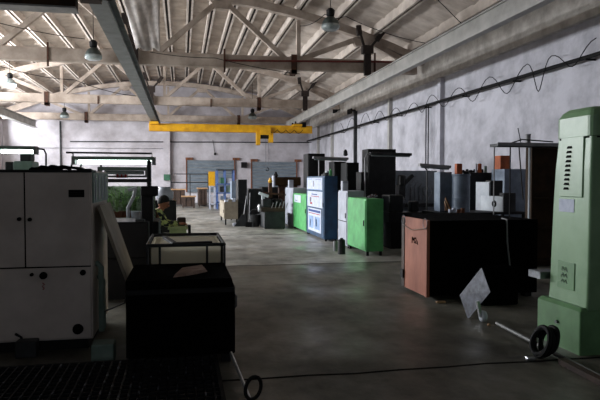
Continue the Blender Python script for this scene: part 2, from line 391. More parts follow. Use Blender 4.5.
# high bay lamps
def lamp(px, py, Y, label, glow, s=1.0):
    c = PY(px, py, Y); x, z = c.x, c.z           # centre of bell rim
    t = thing('pendant_lamp', (x, Y, z), label, 'lamp', 'bell shaped pendant lamps under the roof')
    obj('lamp_shade', lathe(B(), [(.26*s, 0), (.27*s, .05*s), (.25*s, .16*s), (.18*s, .27*s), (.09*s, .33*s)], (x, Y, z), 20), 'lampgreen' if not glow else 'lampglass', t, smooth=True)
    obj('glass', lathe(B(), [(.19*s, -.07*s), (.26*s, -.02*s), (.278*s, .02*s), (.272*s, .09*s)], (x, Y, z), 20), 'lampglow' if glow else 'lampglass', t, smooth=True)
    obj('ballast', lathe(B(), [(.08*s, .33*s), (.12*s, .37*s), (.13*s, .52*s), (.07*s, .58*s)], (x, Y, z), 14), 'black', t)
    obj('cord', tube(B(), [(x, Y, z+.56*s), (x, Y, zt(x)+.3)], .012, 5), 'cable', t)
lamp(93.5, 58, 20.8, 'pendant lamp left of the dark slate crane rail, nearest truss', 0)
lamp(10, 86, 29.0, 'glowing pendant lamp at the far left edge', 1)
lamp(330.5, 28, 17.6, 'large pendant lamp right of centre at the top', 0)
lamp(64.5, 117, 39.5, 'small far pendant lamp before the back wall at left', 0)
lamp(252.5, 118, 38.5, 'small far pendant lamp above the yellow crane beam', 0)
# red rod, ceiling wires
one('red_pipe', tube(B(), [PY(225, 60.5, 21.28), PY(405, 62, 21.28)], .035, 6), mat('dull red pipe', (112, 40, 34), (84, 30, 26), .7), 'thin red pipe lying along the nearest truss chord', 'pipe')
def wire(pts, label, r=.012, sag=0):
    P = []
    for a, b in zip(pts, pts[1:]):
        a, b = Vector(a), Vector(b)
        for k in range(10):
            u = k/10; p = a.lerp(b, u); p.z -= sag*4*u*(1-u); P.append(p)
    P.append(Vector(pts[-1])); return one('wire', tube(B(), P, r, 5), 'cable', label, 'wire', 'thin wires strung under the roof')
wire([PY(-5, 22, 19), PY(85, 39, 20.8)], 'thin wire to the pendant lamp beside the dark slate rail', .012, .05)
wire([PY(0, 66, 24), PY(75, 80, 25), PY(136, 96, 27.5)], 'thin wire sloping down to the right under the nearest truss', .014, .1)
wire([PY(150, 52, 20.9), PY(215, 58, 20.9), PY(300, 74, 20.9)], 'thin wire crossing the face of the nearest truss', .012, .05)
wire([PY(300, 26, 19), PY(325, 14, 17.6), PY(345, 16, 17.6), PY(425, 43, 19)], 'thin wire either side of the large pendant lamp', .012, .1)
wire([PY(438, 0, 15), PY(463, 25, 16)], 'short wire behind the right crane rail', .012)
# crumpled plastic film hanging under the roof
bm = B(); nx, nz = 16, 12; Y0 = 20.3
ca, cb = PY(118, -22, Y0), PY(160, 50, Y0); V = []
for j in range(nz+1):
    row = []
    for i in range(nx+1):
        u, w = i/nx, j/nz
        x = ca.x+(cb.x-ca.x)*(u*(1-.42*w)+.42*w); z = ca.z+(cb.z-ca.z)*w
        row.append(bm.verts.new((x, Y0+.05*math.sin(9*u+3*w)+.025*math.sin(21*u-5*w)+.03*random.random(), z+.05*math.sin(11*u))))
    V.append(row)
for j in range(nz):
    for i in range(nx): bm.faces.new((V[j][i], V[j][i+1], V[j+1][i+1], V[j+1][i]))
o = one('plastic_film', bm, 'sheet', 'crumpled plastic film hanging under the roof beside the slate rail', 'plastic sheet', smooth=True)
md = o.modifiers.new('s', 'SOLIDIFY'); md.thickness = .01
# conduit and festoon on right wall
y0 = PX(640, 50, XR-.25).y; zc = 4.33
t = thing('wall_conduit', (XR-.2, 20, zc), 'long black conduit running the length of the right wall', 'conduit')
obj('pipe', tube(B(), [(XR-.2, 5.0, zc), (XR-.2, 42.6, zc+.08)], .05, 8), 'cable', t)
for k in range(13):
    y = 6+k*3; obj('bracket', box(B(), XR-.26, XR, y-.015, y+.015, zc-.06, zc-.02), 'black', t)
pts = []; y = 8.6
peaks = [(597,38),(552,56),(528,64),(490,77),(459,88),(432,95),(414,103),(396,108),(380,111),(366,113),(352,118),(340,123)]
pk = [PX(a, b, XR-.24) for a, b in peaks]
for n_, (a, b) in enumerate(zip(pk, pk[1:])):
    lo = zc-(.12, .5, .34, .3, .22, .2, .15, .12, .1, .1, .08)[n_]
    for k in range(12):
        u = k/12; c = (1+math.cos(2*PI*u))/2
        top = a.z+(b.z-a.z)*u; pts.append((XR-.26, a.y+(b.y-a.y)*u+.05*math.sin(2*PI*u), lo+(top-lo)*c))
one('looped_cable', tube(B(), pts, .012, 5), 'cable', 'thin cable looping up and down over the black conduit on right wall', 'cable')
t = thing('drop_cable', (XR-.2, 21, 1.8), 'pair of cables dropping down the right wall from the black conduit', 'cable')
for px in (426, 428.3):
    y = PX(px, 130, XR-.22).y; obj('strand', tube(B(), [(XR-.22, y, zc-.02), (XR-.22, y, 2.0)], .022, 5), 'cable', t)
# bits on a strut by the rail end (lamp clips)
for px, py, lab in ((336, 110, 'small dark clip hanging left of the far right pilaster'), (351, 111, 'small dark clip cluster hanging at the thin dark pilaster')):
    c = PX(px, py, XR-.3); t = thing('wall_bracket', (c.x, c.y, c.z), lab, 'bracket', 'small brackets high on the right wall')
    obj('bar', box(B(), c.x-.1, XR, c.y-.35, c.y+.35, c.z-.03, c.z+.03), 'black', t)
    for s in (-.25, 0, .25): obj('clip', box(B(), c.x-.12, c.x-.02, c.y+s-.07, c.y+s+.07, c.z-.16, c.z+.1), 'black', t)

# ------------------------------------------------------------------ back wall details
def backwindow(i, pa, pb, py, zb, label):
    a, b = PY(pa, py, YB-.05), PY(pb, py, YB-.05); zt_ = (a.z+b.z)/2
    o = struct('window_%d' % i, box(B(), a.x, b.x, YB-.1, YB-.003, zb, zt_), 'shutter', label)
    bm = B(); n = 9
    for k in range(n+1): z = zb+(zt_-zb)*k/n; box(bm, a.x, b.x, YB-.13, YB-.1, z-.02, z+.02)
    obj('slats', bm, 'grey', o)
    bm = B()
    for x in (a.x-.08, b.x): box(bm, x, x+.08, YB-.14, YB-.004, zb, zt_+.05)
    obj('window_frame', bm, 'brick', o)
    for x in (a.x-.1, b.x-.1): obj('lintel_end', box(B(), x, x+.5, YB-.15, YB-.004, zt_+.02, zt_+.2), 'brick', o)
backwindow(1, 187, 234, 160.5, .75, 'grey sheeted window behind the blue shelving')
backwindow(2, 252, 296, 162, .75, 'grey sheeted window at the right end of the back wall')
struct('trim_15', box(B(), PY(163.5,150,42.8).x, PY(170,150,42.8).x, 42.6, 42.995, 0, 5.55), 'backwall', 'square pilaster on the back wall')
struct('trim_16', box(B(), PY(0,140,42.9).x-.3, PY(2.5,140,42.9).x, 42.6, 42.995, 0, 5.55), 'backwall')
one('wall_pipe', tube(B(), [(PY(60.5,140,42.9).x, 42.9, 1), (PY(60.5,140,42.9).x, 42.9, 5.56)], .06, 8), 'dkgrey', 'dark vertical pipe on the back wall at left', 'pipe')
one('wall_pipe', tube(B(), [PY(70, 141.5, 42.9), PY(312, 142.5, 42.9)], .035, 6), 'dkgrey', 'thin dark pipe running across the back wall under the crane', 'pipe')
one('wall_cable', tube(B(), [PY(0, 147.5, 42.9), PY(163, 148.5, 42.9)], .02, 5), 'grey', 'faint grey cable along the back wall behind the lit tube', 'cable')
c = PY(244, 165, 42.9)
one('wall_speaker', box(B(), c.x-.2, c.x+.2, 42.75, 42.99, c.z-.2, c.z+.2), 'black', 'small black box on the back wall between the two windows', 'box', bevel=.02)
c = PY(215, 154, 42.9)
t = thing('wall_lamp', (c.x, 42.9, c.z), 'small dark fitting high on the back wall over the left window', 'fitting')
obj('body', lathe(B(), [(.05, -.08), (.09, 0), (.04, .1)], (c.x, 42.9, c.z), 10), 'black', t)
obj('stem', tube(B(), [(c.x, 42.93, c.z), (c.x-.15, 42.93, c.z+1.0)], .02, 5), 'dkgrey', t)
c = PY(167, 177.5, 42.5)
t = thing('fuse_box', (c.x, 42.5, c.z-.2), 'small green box fixed on the back wall pilaster', 'electrical box')
obj('body', box(B(), c.x-.22, c.x+.22, 42.4, 42.6, c.z-.2, c.z+.22), mat('box green', (58, 110, 84), None, .6), t); obj('door', box(B(), c.x-.18, c.x+.18, 42.37, 42.4, c.z-.16, c.z+.18), MATS['box green'], t)
# railing in front of windows
Yr = 40.5
t = thing('pipe_railing', (PY(200,190,Yr).x, Yr, 0), 'dark pipe railing standing before the left back window', 'railing')
for py in (174, 182.5): obj('rail', tube(B(), [PY(171, py, Yr), PY(208, py, Yr)], .03, 6), 'dkgrey', t)
for px in (171, 190, 208): p = PY(px, 174, Yr); obj('post', tube(B(), [(p.x, Yr, 0), (p.x, Yr, p.z)], .03, 6), 'dkgrey', t)
# desks along the back
def desk(pa, pb, pyt, Y, dep, label, m='darkwood', mt='ply'):
    a, b = PY(pa, pyt, Y), PY(pb, pyt, Y); z = a.z
    t = thing('workbench', ((a.x+b.x)/2, Y, 0), label, 'bench', 'wooden benches along the back wall')
    obj('bench_top', box(B(), a.x, b.x, Y, Y+dep, z-.06, z), mt, t)
    obj('cupboard', box(B(), a.x+.06, b.x-.06, Y+.05, Y+dep-.05, .08, z-.06), m, t)
    for x in (a.x+.08, b.x-.14):
        for y in (Y+.06, Y+dep-.12): obj('leg', box(B(), x, x+.06, y, y+.06, 0, .09), m, t)
    for k in (1, 2): x = a.x+(b.x-a.x)*k/3; obj('door_gap', box(B(), x-.01, x+.01, Y+.03, Y+.052, .15, z-.12), 'seam', t)
    return t
desk(169, 186, 189, 37.5, 1.2, 'wooden bench by the pilaster, leftmost at the back wall')
desk(181, 196, 196, 34.5, .9, 'low dark wooden bench with pale top, standing in front')
desk(197.5, 208, 188, 36.6, 2.4, 'tall dark wooden bench beside the yellow board')
# yellow board
t = thing('yellow_board', (PY(211.5,186,37).x, 37, 0), 'yellow panel standing beside the blue shelving', 'board')
a, b = PY(208.5, 171.5, 37), PY(215, 186, 37)
obj('panel', box(B(), a.x, b.x, 37, 37.06, b.z, a.z), 'yellow', t)
for x in (a.x+.03, b.x-.07): obj('leg', box(B(), x, x+.04, 37.02, 37.06, 0, b.z), 'rust', t)
# blue shelving
def shelving():
    Y = 33.0; D = .8; a, b = PY(216.5, 169.5, Y), PY(233, 169.5, Y)
    t = thing('shelving_unit', ((a.x+b.x)/2, Y, 0), 'tall blue steel shelving in front of the back windows', 'shelving')
    for x in (a.x, (a.x+b.x)/2-.03, b.x):
        for y in (Y, Y+D): obj('post', box(B(), x, x+.09, y, y+.06, 0, a.z), 'shelfblue', t)
    for z in (.35, .85, 1.35, a.z-.05): obj('shelf', box(B(), a.x, b.x+.09, Y, Y+D, z, z+.06), 'shelfblue' if z < a.z-.1 else 'dkgrey', t)
    l = PY(209.5, 186, Y)
    t2 = thing('shelving_unit', ((l.x+a.x)/2, Y, 0), 'low pale blue steel rack attached left of the tall shelving', 'shelving')
    for x in (l.x, a.x-.12):
        for y in (Y, Y+D): obj('post', box(B(), x, x+.06, y, y+.06, 0, l.z), 'palegrey', t2)
    for z in (.25, .7, l.z-.05): obj('shelf', box(B(), l.x, a.x-.06, Y, Y+D, z, z+.05), 'palegrey', t2)
    items = ((.1, .95, 'dkgrey', .3), (.5, .91, 'palegreen', .35), (.12, 1.41, MATS['box green'], .32), (.55, 1.41, 'palegrey', .28), (.15, .41, 'bluegrey', .3), (.55, .41, 'palegrey', .22))
    w = b.x-a.x
    for i, (u, z, m, h) in enumerate(items):
        n = ['dark crate on the middle shelf', 'grey green crate on the middle shelf', 'green crate on the upper shelf', 'pale crate on the upper shelf', 'blue grey crate on the lowest shelf', 'small pale crate on the lowest shelf'][i]
        x = a.x+.12+u*(w-.1); one('storage_crate', box(B(), x, x+w*.32, Y+.1, Y+.55, z if z > .92 or z < .8 else .912, z+h), m, n+' of the tall blue shelving', 'crate', 'crates on the blue shelving', bevel=.015)
shelving()

# ------------------------------------------------------------------ cabinets along the aisle
def dims(pn, yn, pf, pr, yt):
    g = G(pn, yn); X, Yn = g.x, g.y; Yf = PX(pf, 200, X).y; X2 = PY(pr, 200, Yn).x; z = PY(pn, yt, Yn).z
    return X, X2, Yn, Yf, z
def cabinet(name, label, D, m, cat='cabinet', legs=.06, door=True, group=None, side='aisle', top=None, handle='black', seam_z=None):
    X, X2, Y, Y2, z = D
    t = thing(name, ((X+X2)/2, (Y+Y2)/2, 0), label, cat, group)
    obj('body', box(B(), X, X2, Y, Y2, legs, z), m, t, bevel=.008)
    for x in (X+.02, X2-.07):
        for y in (Y+.02, Y2-.07): obj('leg', box(B(), x, x+.05, y, y+.05, 0, legs+.005), 'black', t)
    if door:
        d = obj('door', box(B(), X-.018, X, Y+.03, Y2-.03, legs+.03, z-.04), m, t, bevel=.004)
        obj('handle', box(B(), X-.035, X-.018, Y+.08, Y+.11, z*.52, z*.52+.12), handle, d)
    if seam_z: obj('seam', box(B(), X-.021, X-.017, Y+.03, Y2-.03, seam_z-.008, seam_z+.008), 'seam', t)
    if top: obj('top', box(B(), X-.02, X2+.02, Y-.02, Y2+.02, z, z+.03), top, t)
    return t
D_blue = dims(324.5, 241.5, 307, 337.5, 176)
D_gr2 = dims(366, 256, 348, 383.5, 199)
def chain(D, pf, py, w, px_t, dx=0):
    X = D[0]+dx; Yn = D[3]+.04
    return (X, X+w, Yn, PX(pf, 200, X).y, PY(px_t, py, Yn).z)
D_gr1 = chain(D_blue, 293.5, 194.5, .5, 307)
D_pg1 = chain(D_gr1, 285.5, 188, .5, 294)
D_pg2 = chain(D_gr2, 338.5, 191, D_gr2[1]-D_gr2[0]+.02, 348)
cabinet('metal_cabinet', 'tall blue cabinet with posters taped to its door', D_blue, 'blue', legs=.05, group=None)
cabinet('metal_cabinet', 'bright green cabinet nearest on the right of the aisle', D_gr2, 'greenb', legs=.09)
cabinet('metal_cabinet', 'bright green cabinet with a paper taped on, left of the blue one', D_gr1, 'greenb', legs=.06)
cabinet('metal_cabinet', 'pale grey cabinet between the blue cabinet and the nearest green one', D_pg2, 'palegrey', legs=.04, seam_z=.62)
cabinet('metal_cabinet', 'pale grey cabinet behind the papered green cabinet', D_pg1, 'palegrey', legs=.03)
# papers on the blue cabinet door (facing the aisle)
def paper(name, D, u0, u1, z0, z1, label, marks=(), off=.020):
    X, X2, Y, Y2, z = D
    ya, yb = Y2-(Y2-Y)*u0, Y2-(Y2-Y)*u1
    t = thing(name, (X-off, (ya+yb)/2, z0*z), label, 'paper')
    obj('sheet', box(B(), X-off-.003, X-off, ya, yb, z0*z, z1*z), 'paper', t)
    for (a, b, c, d, m) in marks:
        obj('print', box(B(), X-off-.005, X-off-.003, ya+(yb-ya)*a, ya+(yb-ya)*b, z*(z0+(z1-z0)*c), z*(z0+(z1-z0)*d)), m, t)
    return t
paper('poster', D_blue, .06, .92, .78, .975, 'large white poster at the top of the blue cabinet door', [(.42,.46,.25,.75,'inkg'), (.1,.9,.0,.06,'inkl'), (.05,.35,.86,.92,'inkl'), (.6,.9,.86,.9,'ink')])
paper('poster', D_blue, .08, .93, .50, .755, 'white poster in the middle of the blue cabinet door', [(.3,.68,.78,.84,'ink'), (.25,.8,.66,.7,'red'), (.18,.28,.3,.6,'inkg'), (.2,.34,.15,.28,'red')])
paper('poster', D_blue, .12, .86, .10, .475, 'poster with blue heading low on the blue cabinet door', [(.04,.96,.84,.94,'ink'), (.06,.94,.76,.79,'red'), (.08,.44,.12,.66,'inkl'), (.54,.92,.12,.66,'inkl'), (.18,.24,.2,.5,'inkg'), (.62,.7,.25,.55,'ink')])
paper('paper_note', D_gr1, .12, .62, .76, .96, 'white paper taped on the green cabinet left of the blue one', [(.2,.5,.2,.3,'inkg')])
paper('paper_note', D_pg1, .25, .75, .12, .24, 'small white note low on the pale grey cabinet', [(.2,.8,.5,.6,'inkg')])
# clutter on blue cabinet
X, X2, Y, Y2, z = D_blue
for i, (u, w, h, m, lab) in enumerate(((.12, .14, .09, 'dkgrey', 'dark tin at the aisle edge of the blue cabinet top'), (.35, .1, .14, 'white', 'white tin on top of the blue cabinet'), (.75, .1, .2, 'greenb', 'green bottle on top of the blue cabinet'))):
    x = X+(X2-X)*u+.06; prof = [(w/2, 0), (w/2, h*.7), (w/2*(.4 if i == 2 else 1), h*.8), (w/2*(.4 if i == 2 else 1), h)]
    one('bottle' if i == 2 else 'tin', lathe(B(), prof, (x, Y+.25+.2*i, z), 12), m, lab, 'bottle' if i == 2 else 'tin')
for i in range(5):
    x = X+.07+.06*i; one('tool', box(B(), x, x+.04, Y+.5+.07*i, Y+.7+.07*i, z, z+.05+.02*(i%2)), 'dkgrey', 'small dark tools scattered on top of the blue cabinet', 'tool', 'tools on the blue cabinet')
# clutter on green cabinet 2
X, X2, Y, Y2, z = D_gr2
for i in range(7):
    x = X+.05+.05*i
    one('metal_offcut', beam(B(), (x, Y+.1+.08*i, z+.02), (x+.1, Y+.25+.06*i, z+.05+.015*(i%3)), .03, .03), 'rust' if i % 2 else 'steel', 'small metal offcuts heaped on top of the nearest green cabinet', 'offcut', 'offcuts on the green cabinet')
# control box on pg2
X, X2, Y, Y2, z = D_pg2
t = thing('control_box', (X+.1, Y2-.3, z), 'small white box standing on the pale grey cabinet', 'box')
p = PY(345, 185, Y2-.3)
obj('body', box(B(), PY(342,185,Y2-.3).x, PY(347.5,185,Y2-.3).x, Y2-.35, Y2-.2, z, PY(342,181,Y2-.3).z), 'palegrey', t); obj('face', box(B(), PY(342.6,185,Y2-.3).x, PY(347,185,Y2-.3).x, Y2-.36, Y2-.35, z+.03, z+.18), 'white', t)
X, X2, Y, Y2, z = D_pg1
one('control_box', box(B(), PY(289,185,Y2-.5).x, PY(293.5,185,Y2-.5).x, Y2-.5, Y2-.3, z, PY(290,180,Y2-.5).z), 'palegrey', 'small upright pale box on the pale grey cabinet left of blue one', 'box', bevel=.01)
# two small canisters by green cab 2
for px, pb, pt, w, m, lab in ((341.5, 254, 238, 8, 'dkgrey', 'dark upright canister on the floor beside the green cabinet'), (335.5, 251, 240, 5, 'grey', 'grey canister on the floor just behind the dark one')):
    g = G(px, pb); r = w/2/600*g.y; h = PY(px, pt, g.y).z
    t = thing('canister', (g.x, g.y, 0), lab, 'canister'); obj('body', lathe(B(), [(r, 0), (r, h*.85), (r*.7, h*.92)], (g.x, g.y, 0), 14), m, t); obj('cap', lathe(B(), [(r*.4, h*.92), (r*.4, h)], (g.x, g.y, 0), 10), 'black', t)

# dark machine cabinets behind the aisle cabinets
def tallbox(pa, pb, pyt, Y, dep, m, name, label, z0=0, cat='cabinet', parts=()):
    a, b = PY(pa, pyt, Y), PY(pb, pyt, Y); z = (a.z+b.z)/2
    t = thing(name, ((a.x+b.x)/2, Y+dep/2, z0), label, cat)
    obj('body', box(B(), a.x, b.x, Y, Y+dep, z0, z), m, t, bevel=.012)
    for (u0, u1, v0, v1, d, mm, nm) in parts:
        obj(nm, box(B(), a.x+(b.x-a.x)*u0, a.x+(b.x-a.x)*u1, Y-d, Y, z0+(z-z0)*v0, z0+(z-z0)*v1), mm, t, bevel=.005)
    return t, a.x, b.x, z
def door_parts(): return ((.04, .485, .06, .96, .02, 'black', 'door'), (.515, .96, .06, .96, .02, 'black', 'door'))
tallbox(308, 325, 153.5, 20, .8, 'black', 'machine_cabinet', 'tall black cabinet behind the blue poster cabinet', parts=((.05,.95,.05,.97,.02,'blk2','door'),))
tallbox(334, 346, 161.5, 19.0, .7, 'black', 'machine_cabinet', 'black cabinet right behind the blue cabinet, left of a pair', parts=((.05,.95,.05,.97,.02,'blk2','door'),))
tallbox(346.5, 359, 162.5, 18.2, .7, 'black', 'machine_cabinet', 'black cabinet of the pair, nearer the tallest black panel', parts=((.05,.95,.05,.97,.02,'blk2','door'),))
tallbox(368, 396, 149, 17, .6, 'black', 'machine_cabinet', 'tallest black cabinet, behind the nearest green cabinet', parts=((.03,.97,.04,.965,.02,'blk2','door'), (.06,.94,.92,.94,.03,'dkgrey','ridge')))
tallbox(361, 368, 172, 16.6, .5, 'black', 'machine_cabinet', 'narrow black cabinet tight left of the tallest black one')
# black lathe-like machine filling the gap
def machine(pa, pb, pyt, Y, dep, label):
    a, b = PY(pa, pyt, Y), PY(pb, pyt, Y); z = a.z; w = b.x-a.x
    t = thing('milling_machine', ((a.x+b.x)/2, Y+dep/2, 0), label, 'machine')
    slate = mat('slate machine paint', (130, 138, 146), (100, 106, 114), .5, scale=3)
    obj('cabinet', box(B(), a.x, b.x, Y, Y+dep, 0, z), slate, t, bevel=.02)
    obj('door', box(B(), a.x+.05*w, a.x+.95*w, Y-.02, Y, z*.5, z*.96), slate, t, bevel=.01)
    obj('table', box(B(), a.x-.1, a.x+.8*w, Y-.45, Y-.02, .75, .86), 'blk2', t, bevel=.01)
    obj('column', box(B(), a.x-.02, a.x+.2, Y-.35, Y-.02, .86, 1.45), 'blk2', t, bevel=.03)
    hw = obj('handwheel', ringtube(B(), (a.x+.72*w, Y-.2, 1.2), .15, .016, 'Y', 18), 'steel', t)
    for k in range(3): an = k*2*PI/3; obj('spoke', tube(B(), [(a.x+.72*w, Y-.2, 1.2), (a.x+.72*w+.15*math.cos(an), Y-.2, 1.2+.15*math.sin(an))], .01, 5), 'steel', hw)
    obj('arm', beam(B(), (a.x+.1, Y-.25, 1.4), (a.x-.02+.35*w, Y-.25, 1.75), .1, .1), 'blk2', t)
    obj('motor', lathe(B(), [(.11, 0), (.13, .04), (.13, .3), (.08, .34)], (a.x+.1, Y-.25, 1.42), 14), 'blk2', t)
    for k in range(4): x = a.x+(.35+.1*k)*w; obj('pipe', tube(B(), [(x, Y-.05, .9), (x, Y-.05, 1.5-.06*k), (x+.1, Y-.05, 1.6-.06*k)], .014, 6), 'steel', t)
    obj('pan', box(B(), a.x-.15, a.x+.75*w, Y-.5, Y-.05, 0, .55), 'black', t)
    return t
machine(396, 437, 170.5, 18.3, .8, 'big dark grey machine with handwheel and pipes beside the tallest black cabinet')
t = thing('lathe', (PY(393,230,13.4).x, 13.4, 0), 'low black lathe between the green cabinet and the brown panelled crate', 'lathe')
a, b = PY(385, 215, 13.5), PY(420, 215, 13.5)
obj('bed', box(B(), a.x, b.x, 13.2, 13.8, .62, .85), 'blk2', t, bevel=.02)
for u in (.05, .7): x = a.x+(b.x-a.x)*u; obj('pedestal', box(B(), x, x+.32, 13.22, 13.78, 0, .62), 'black', t)
obj('headstock', box(B(), a.x, a.x+.35, 13.2, 13.75, .85, 1.25), 'blk2', t, bevel=.03)
obj('chuck', lathe(B(), [(.12, 0), (.14, .03), (.14, .1)], (a.x+.35, 13.5, 1.06), 16, 'X'), 'steel', t)
obj('tailstock', box(B(), b.x-.28, b.x-.08, 13.35, 13.6, .85, 1.1), 'blk2', t, bevel=.03)
obj('tray', box(B(), a.x+.34, b.x-.36, 13.15, 13.85, .3, .34), 'blk2', t)
# lamp fixtures above the black cabinets
def worklamp(pts, bar, Y, label, m='dkgrey', lit=False, r=.02, polem='grey'):
    p0 = PY(*pts[0], Y)
    t = thing('work_lamp', (p0.x, Y, 0), label, 'lamp', None)
    obj('pole', tube(B(), [Vector((p0.x, Y, 0))]+[PY(a, b, Y) for a, b in pts], r, 6), polem, t)
    a, b = PY(*bar[0], Y), PY(*bar[1], Y)
    obj('housing', beam(B(), a, b, .14, .07), m, t)
    obj('tube', tube(B(), [a+Vector((.04, -.02, -.055)), b+Vector((-.04, -.02, -.055))], .02, 8), 'tube' if lit else 'lampglass', t)
    return t
worklamp([(365, 196), (365, 158), (367, 154.5), (373, 152.5)], [(370, 153.5), (411, 154.5)], 15.6, 'unlit lamp on a bent pipe before the tallest black cabinet')
worklamp([(319, 165), (319, 157.5)], [(313, 157.5), (348, 158.8)], 17.8, 'unlit lamp bar over the blue poster cabinet', 'grey')
worklamp([(427, 170), (424, 166)], [(419, 164.8), (450, 167)], 14.0, 'unlit lamp bar above the big dark grey machine', 'grey', polem='blk2')
c = PY(345.5, 157, 17.8)
one('spotlight', lathe(B(), [(.03, 0), (.07, .03), (.06, .15), (.02, .2)], (c.x, 17.8, c.z+.03), 12), 'black', 'small black lamp head on the end of the lamp bar', 'lamp')

# ------------------------------------------------------------------ near brown-panelled crate
DC = dims(429, 301, 402, 538, 221)
X, X2, Y, Y2, z = DC
Y2b = Y+1.75
t = thing('steel_crate', ((X+X2)/2, (Y+Y2)/2, 0), 'large black crate with a worn brown board on its aisle end', 'crate')
obj('body', box(box(B(), X, X2, Y, Y2, .06, z), X+.45, X2, Y2-.001, Y2b, .06, z), 'tarp', t)
for x in (X+.5, X2-.15):
    for y in (Y+.05, Y2b-.15): obj('foot', box(B(), x, x+.1, y, y+.1, 0, .062), 'black', t)
p = obj('end_board', box(B(), X-.03, X-.001, Y-.01, Y2-.1, .05, z+.01), 'wood', t, label='worn reddish brown board')
obj('edge_strip', box(B(), X-.045, X-.03, Y-.015, Y+.04, .05, z), 'wood', p)
obj('edge_strip', box(B(), X-.04, X-.03, Y2-.2, Y2-.1, .05, z), 'darkwood', p)
for yy in (Y+.03, Y2-.2):
    obj('wire_loop', ringtube(B(), (X-.05, yy, z-.04), .07, .005, 'X', 16), 'steel', p)
obj('string', tube(B(), [(X-.05, Y2-.2, z-.11), (X-.055, (Y+Y2)/2, z-.16), (X-.05, Y+.03, z-.1)], .004, 5), 'board', p)
# scrawled mark
bm = B(); yb = Y+(Y2-Y)*.42; zb = z-.3; sc = .075
def S(pts): tube(bm, [(X-.034, yb-q[0]*sc, zb+q[1]*sc) for q in pts], .006, 4)
S([(-1.3, -.6), (-1.2, .6), (-.7, 0), (-.3, .6), (-.2, -.5)]); S([(.1, .3), (.5, .6), (.7, .2), (.2, -.5), (.9, -.4)]); S([(1.1, .1), (1.4, -.6)])
obj('scrawl', bm, 'seam', p)
obj('end_handle', box(B(), X-.06, X-.03, Y2-.2, Y2-.1, .18, .3), 'black', p)
# cable hanging on its front
c1, c2 = PY(507, 209, Y-.03), PY(510, 284, Y-.03)
one('hanging_cable', tube(B(), [(c1.x-.0, Y+.1, z+.015), (c1.x, Y-.03, z+.01), (c1.x+.01, Y-.03, z-.3), (c2.x, Y-.03, c2.z+.2), (c2.x, Y-.03, c2.z), (c2.x-.05, Y-.04, c2.z-.06), (c2.x-.14, Y-.05, c2.z-.05), (c2.x-.28, Y-.05, c2.z+.03)], .011, 6), 'grey', 'pale cable hanging down the front of the black crate', 'cable')
# objects in front of crate
t = thing('metal_sheet', tuple(G(474, 318)), 'scuffed grey metal sheet leaning askew in front of the black crate', 'sheet')
q = [(481.5, 268), (490, 292), (468, 319), (460, 295)]
yq = G(474, 320).y
pv = [PY(a, b, yq+(475-a)*.018+.001*(300-b)) for k, (a, b) in enumerate(q)]
bm = B(); n = Vector((.1, -1, .15)).normalized()*.006
loft(bm, [[p-n for p in pv], [p+n for p in pv]]); obj('plate', bm, mat('scuffed sheet', (128, 132, 144), (70, 72, 82), .45, scale=9, detail=9), t)
t2 = thing('castor', tuple(G(482, 322)), 'pale castor wheel on the floor under the leaning metal sheet', 'wheel')
g = G(483, 322); obj('wheel', lathe(B(), [(.02, -.03), (.06, -.025), (.065, 0), (.06, .025), (.02, .03)], (g.x, g.y, .066), 16, 'X'), 'white', t2, smooth=True)
obj('fork', beam(B(), (g.x-.03, g.y, .06), (g.x-.07, g.y, .24), .04, .03), 'bright', t2)
g = G(503, 290); 
one('storage_bin', box(B(), PY(484,270,DC[2]-.45).x, PY(519,270,DC[2]-.45).x, DC[2]-.45, DC[2]-.12, 0, PY(500,268,DC[2]-.45).z), 'tarp', 'dark bin standing before the black crate under the cable', 'bin', bevel=.02)
# long rod along floor
a, b = G(497, 326), G(606, 384)
one('floor_rod', tube(B(), [(a.x, a.y, .03), (b.x, b.y, .03)], .022, 8), mat('dull rod steel', (120, 120, 118), (70, 70, 68), .5, scale=6), 'long steel rod on the floor along the green machine', 'rod')
one('floor_plank', beam(B(), G(558, 362)+Vector((.0, -.05, .025)), G(615, 392)+Vector((0, -.05, .025)), .07, .045), 'darkwood', 'worn wooden batten on the floor before the green machine', 'batten')
g = G(489, 326); one('floor_pebble', lathe(B(), [(.01, 0), (.022, .012), (.01, .03)], (g.x, g.y, 0), 8), 'ply', 'small pale scrap on the floor by the rod end', 'scrap')
# coil of hose
g = G(540, 358)
bm = B(); pts = []
for k in range(110):
    a_ = k/110*2*PI*5; R_ = .10+.03*k/110
    pts.append((g.x+.06+.05*math.sin(a_*.4)+.35*(R_*math.sin(a_)), g.y+.02+R_*math.cos(a_), .145+R_*math.sin(a_)))
tube(bm, pts, .022, 7); one('hose_coil', bm, 'cable', 'black coiled hose propped against the base of the green machine', 'hose')
g = G(531, 360); one('floor_scrap', box(B(), g.x-.05, g.x+.03, g.y-.03, g.y+.02, 0, .03), 'bright', 'bright metal scrap on the floor by the black hose coil', 'scrap', bevel=.008)
g = G(442, 303); one('floor_scrap', box(B(), g.x-.08, g.x+.05, g.y-.02, g.y+.03, 0, .025), 'ply', 'pale scrap on the floor by the brown board corner', 'scrap', bevel=.008)

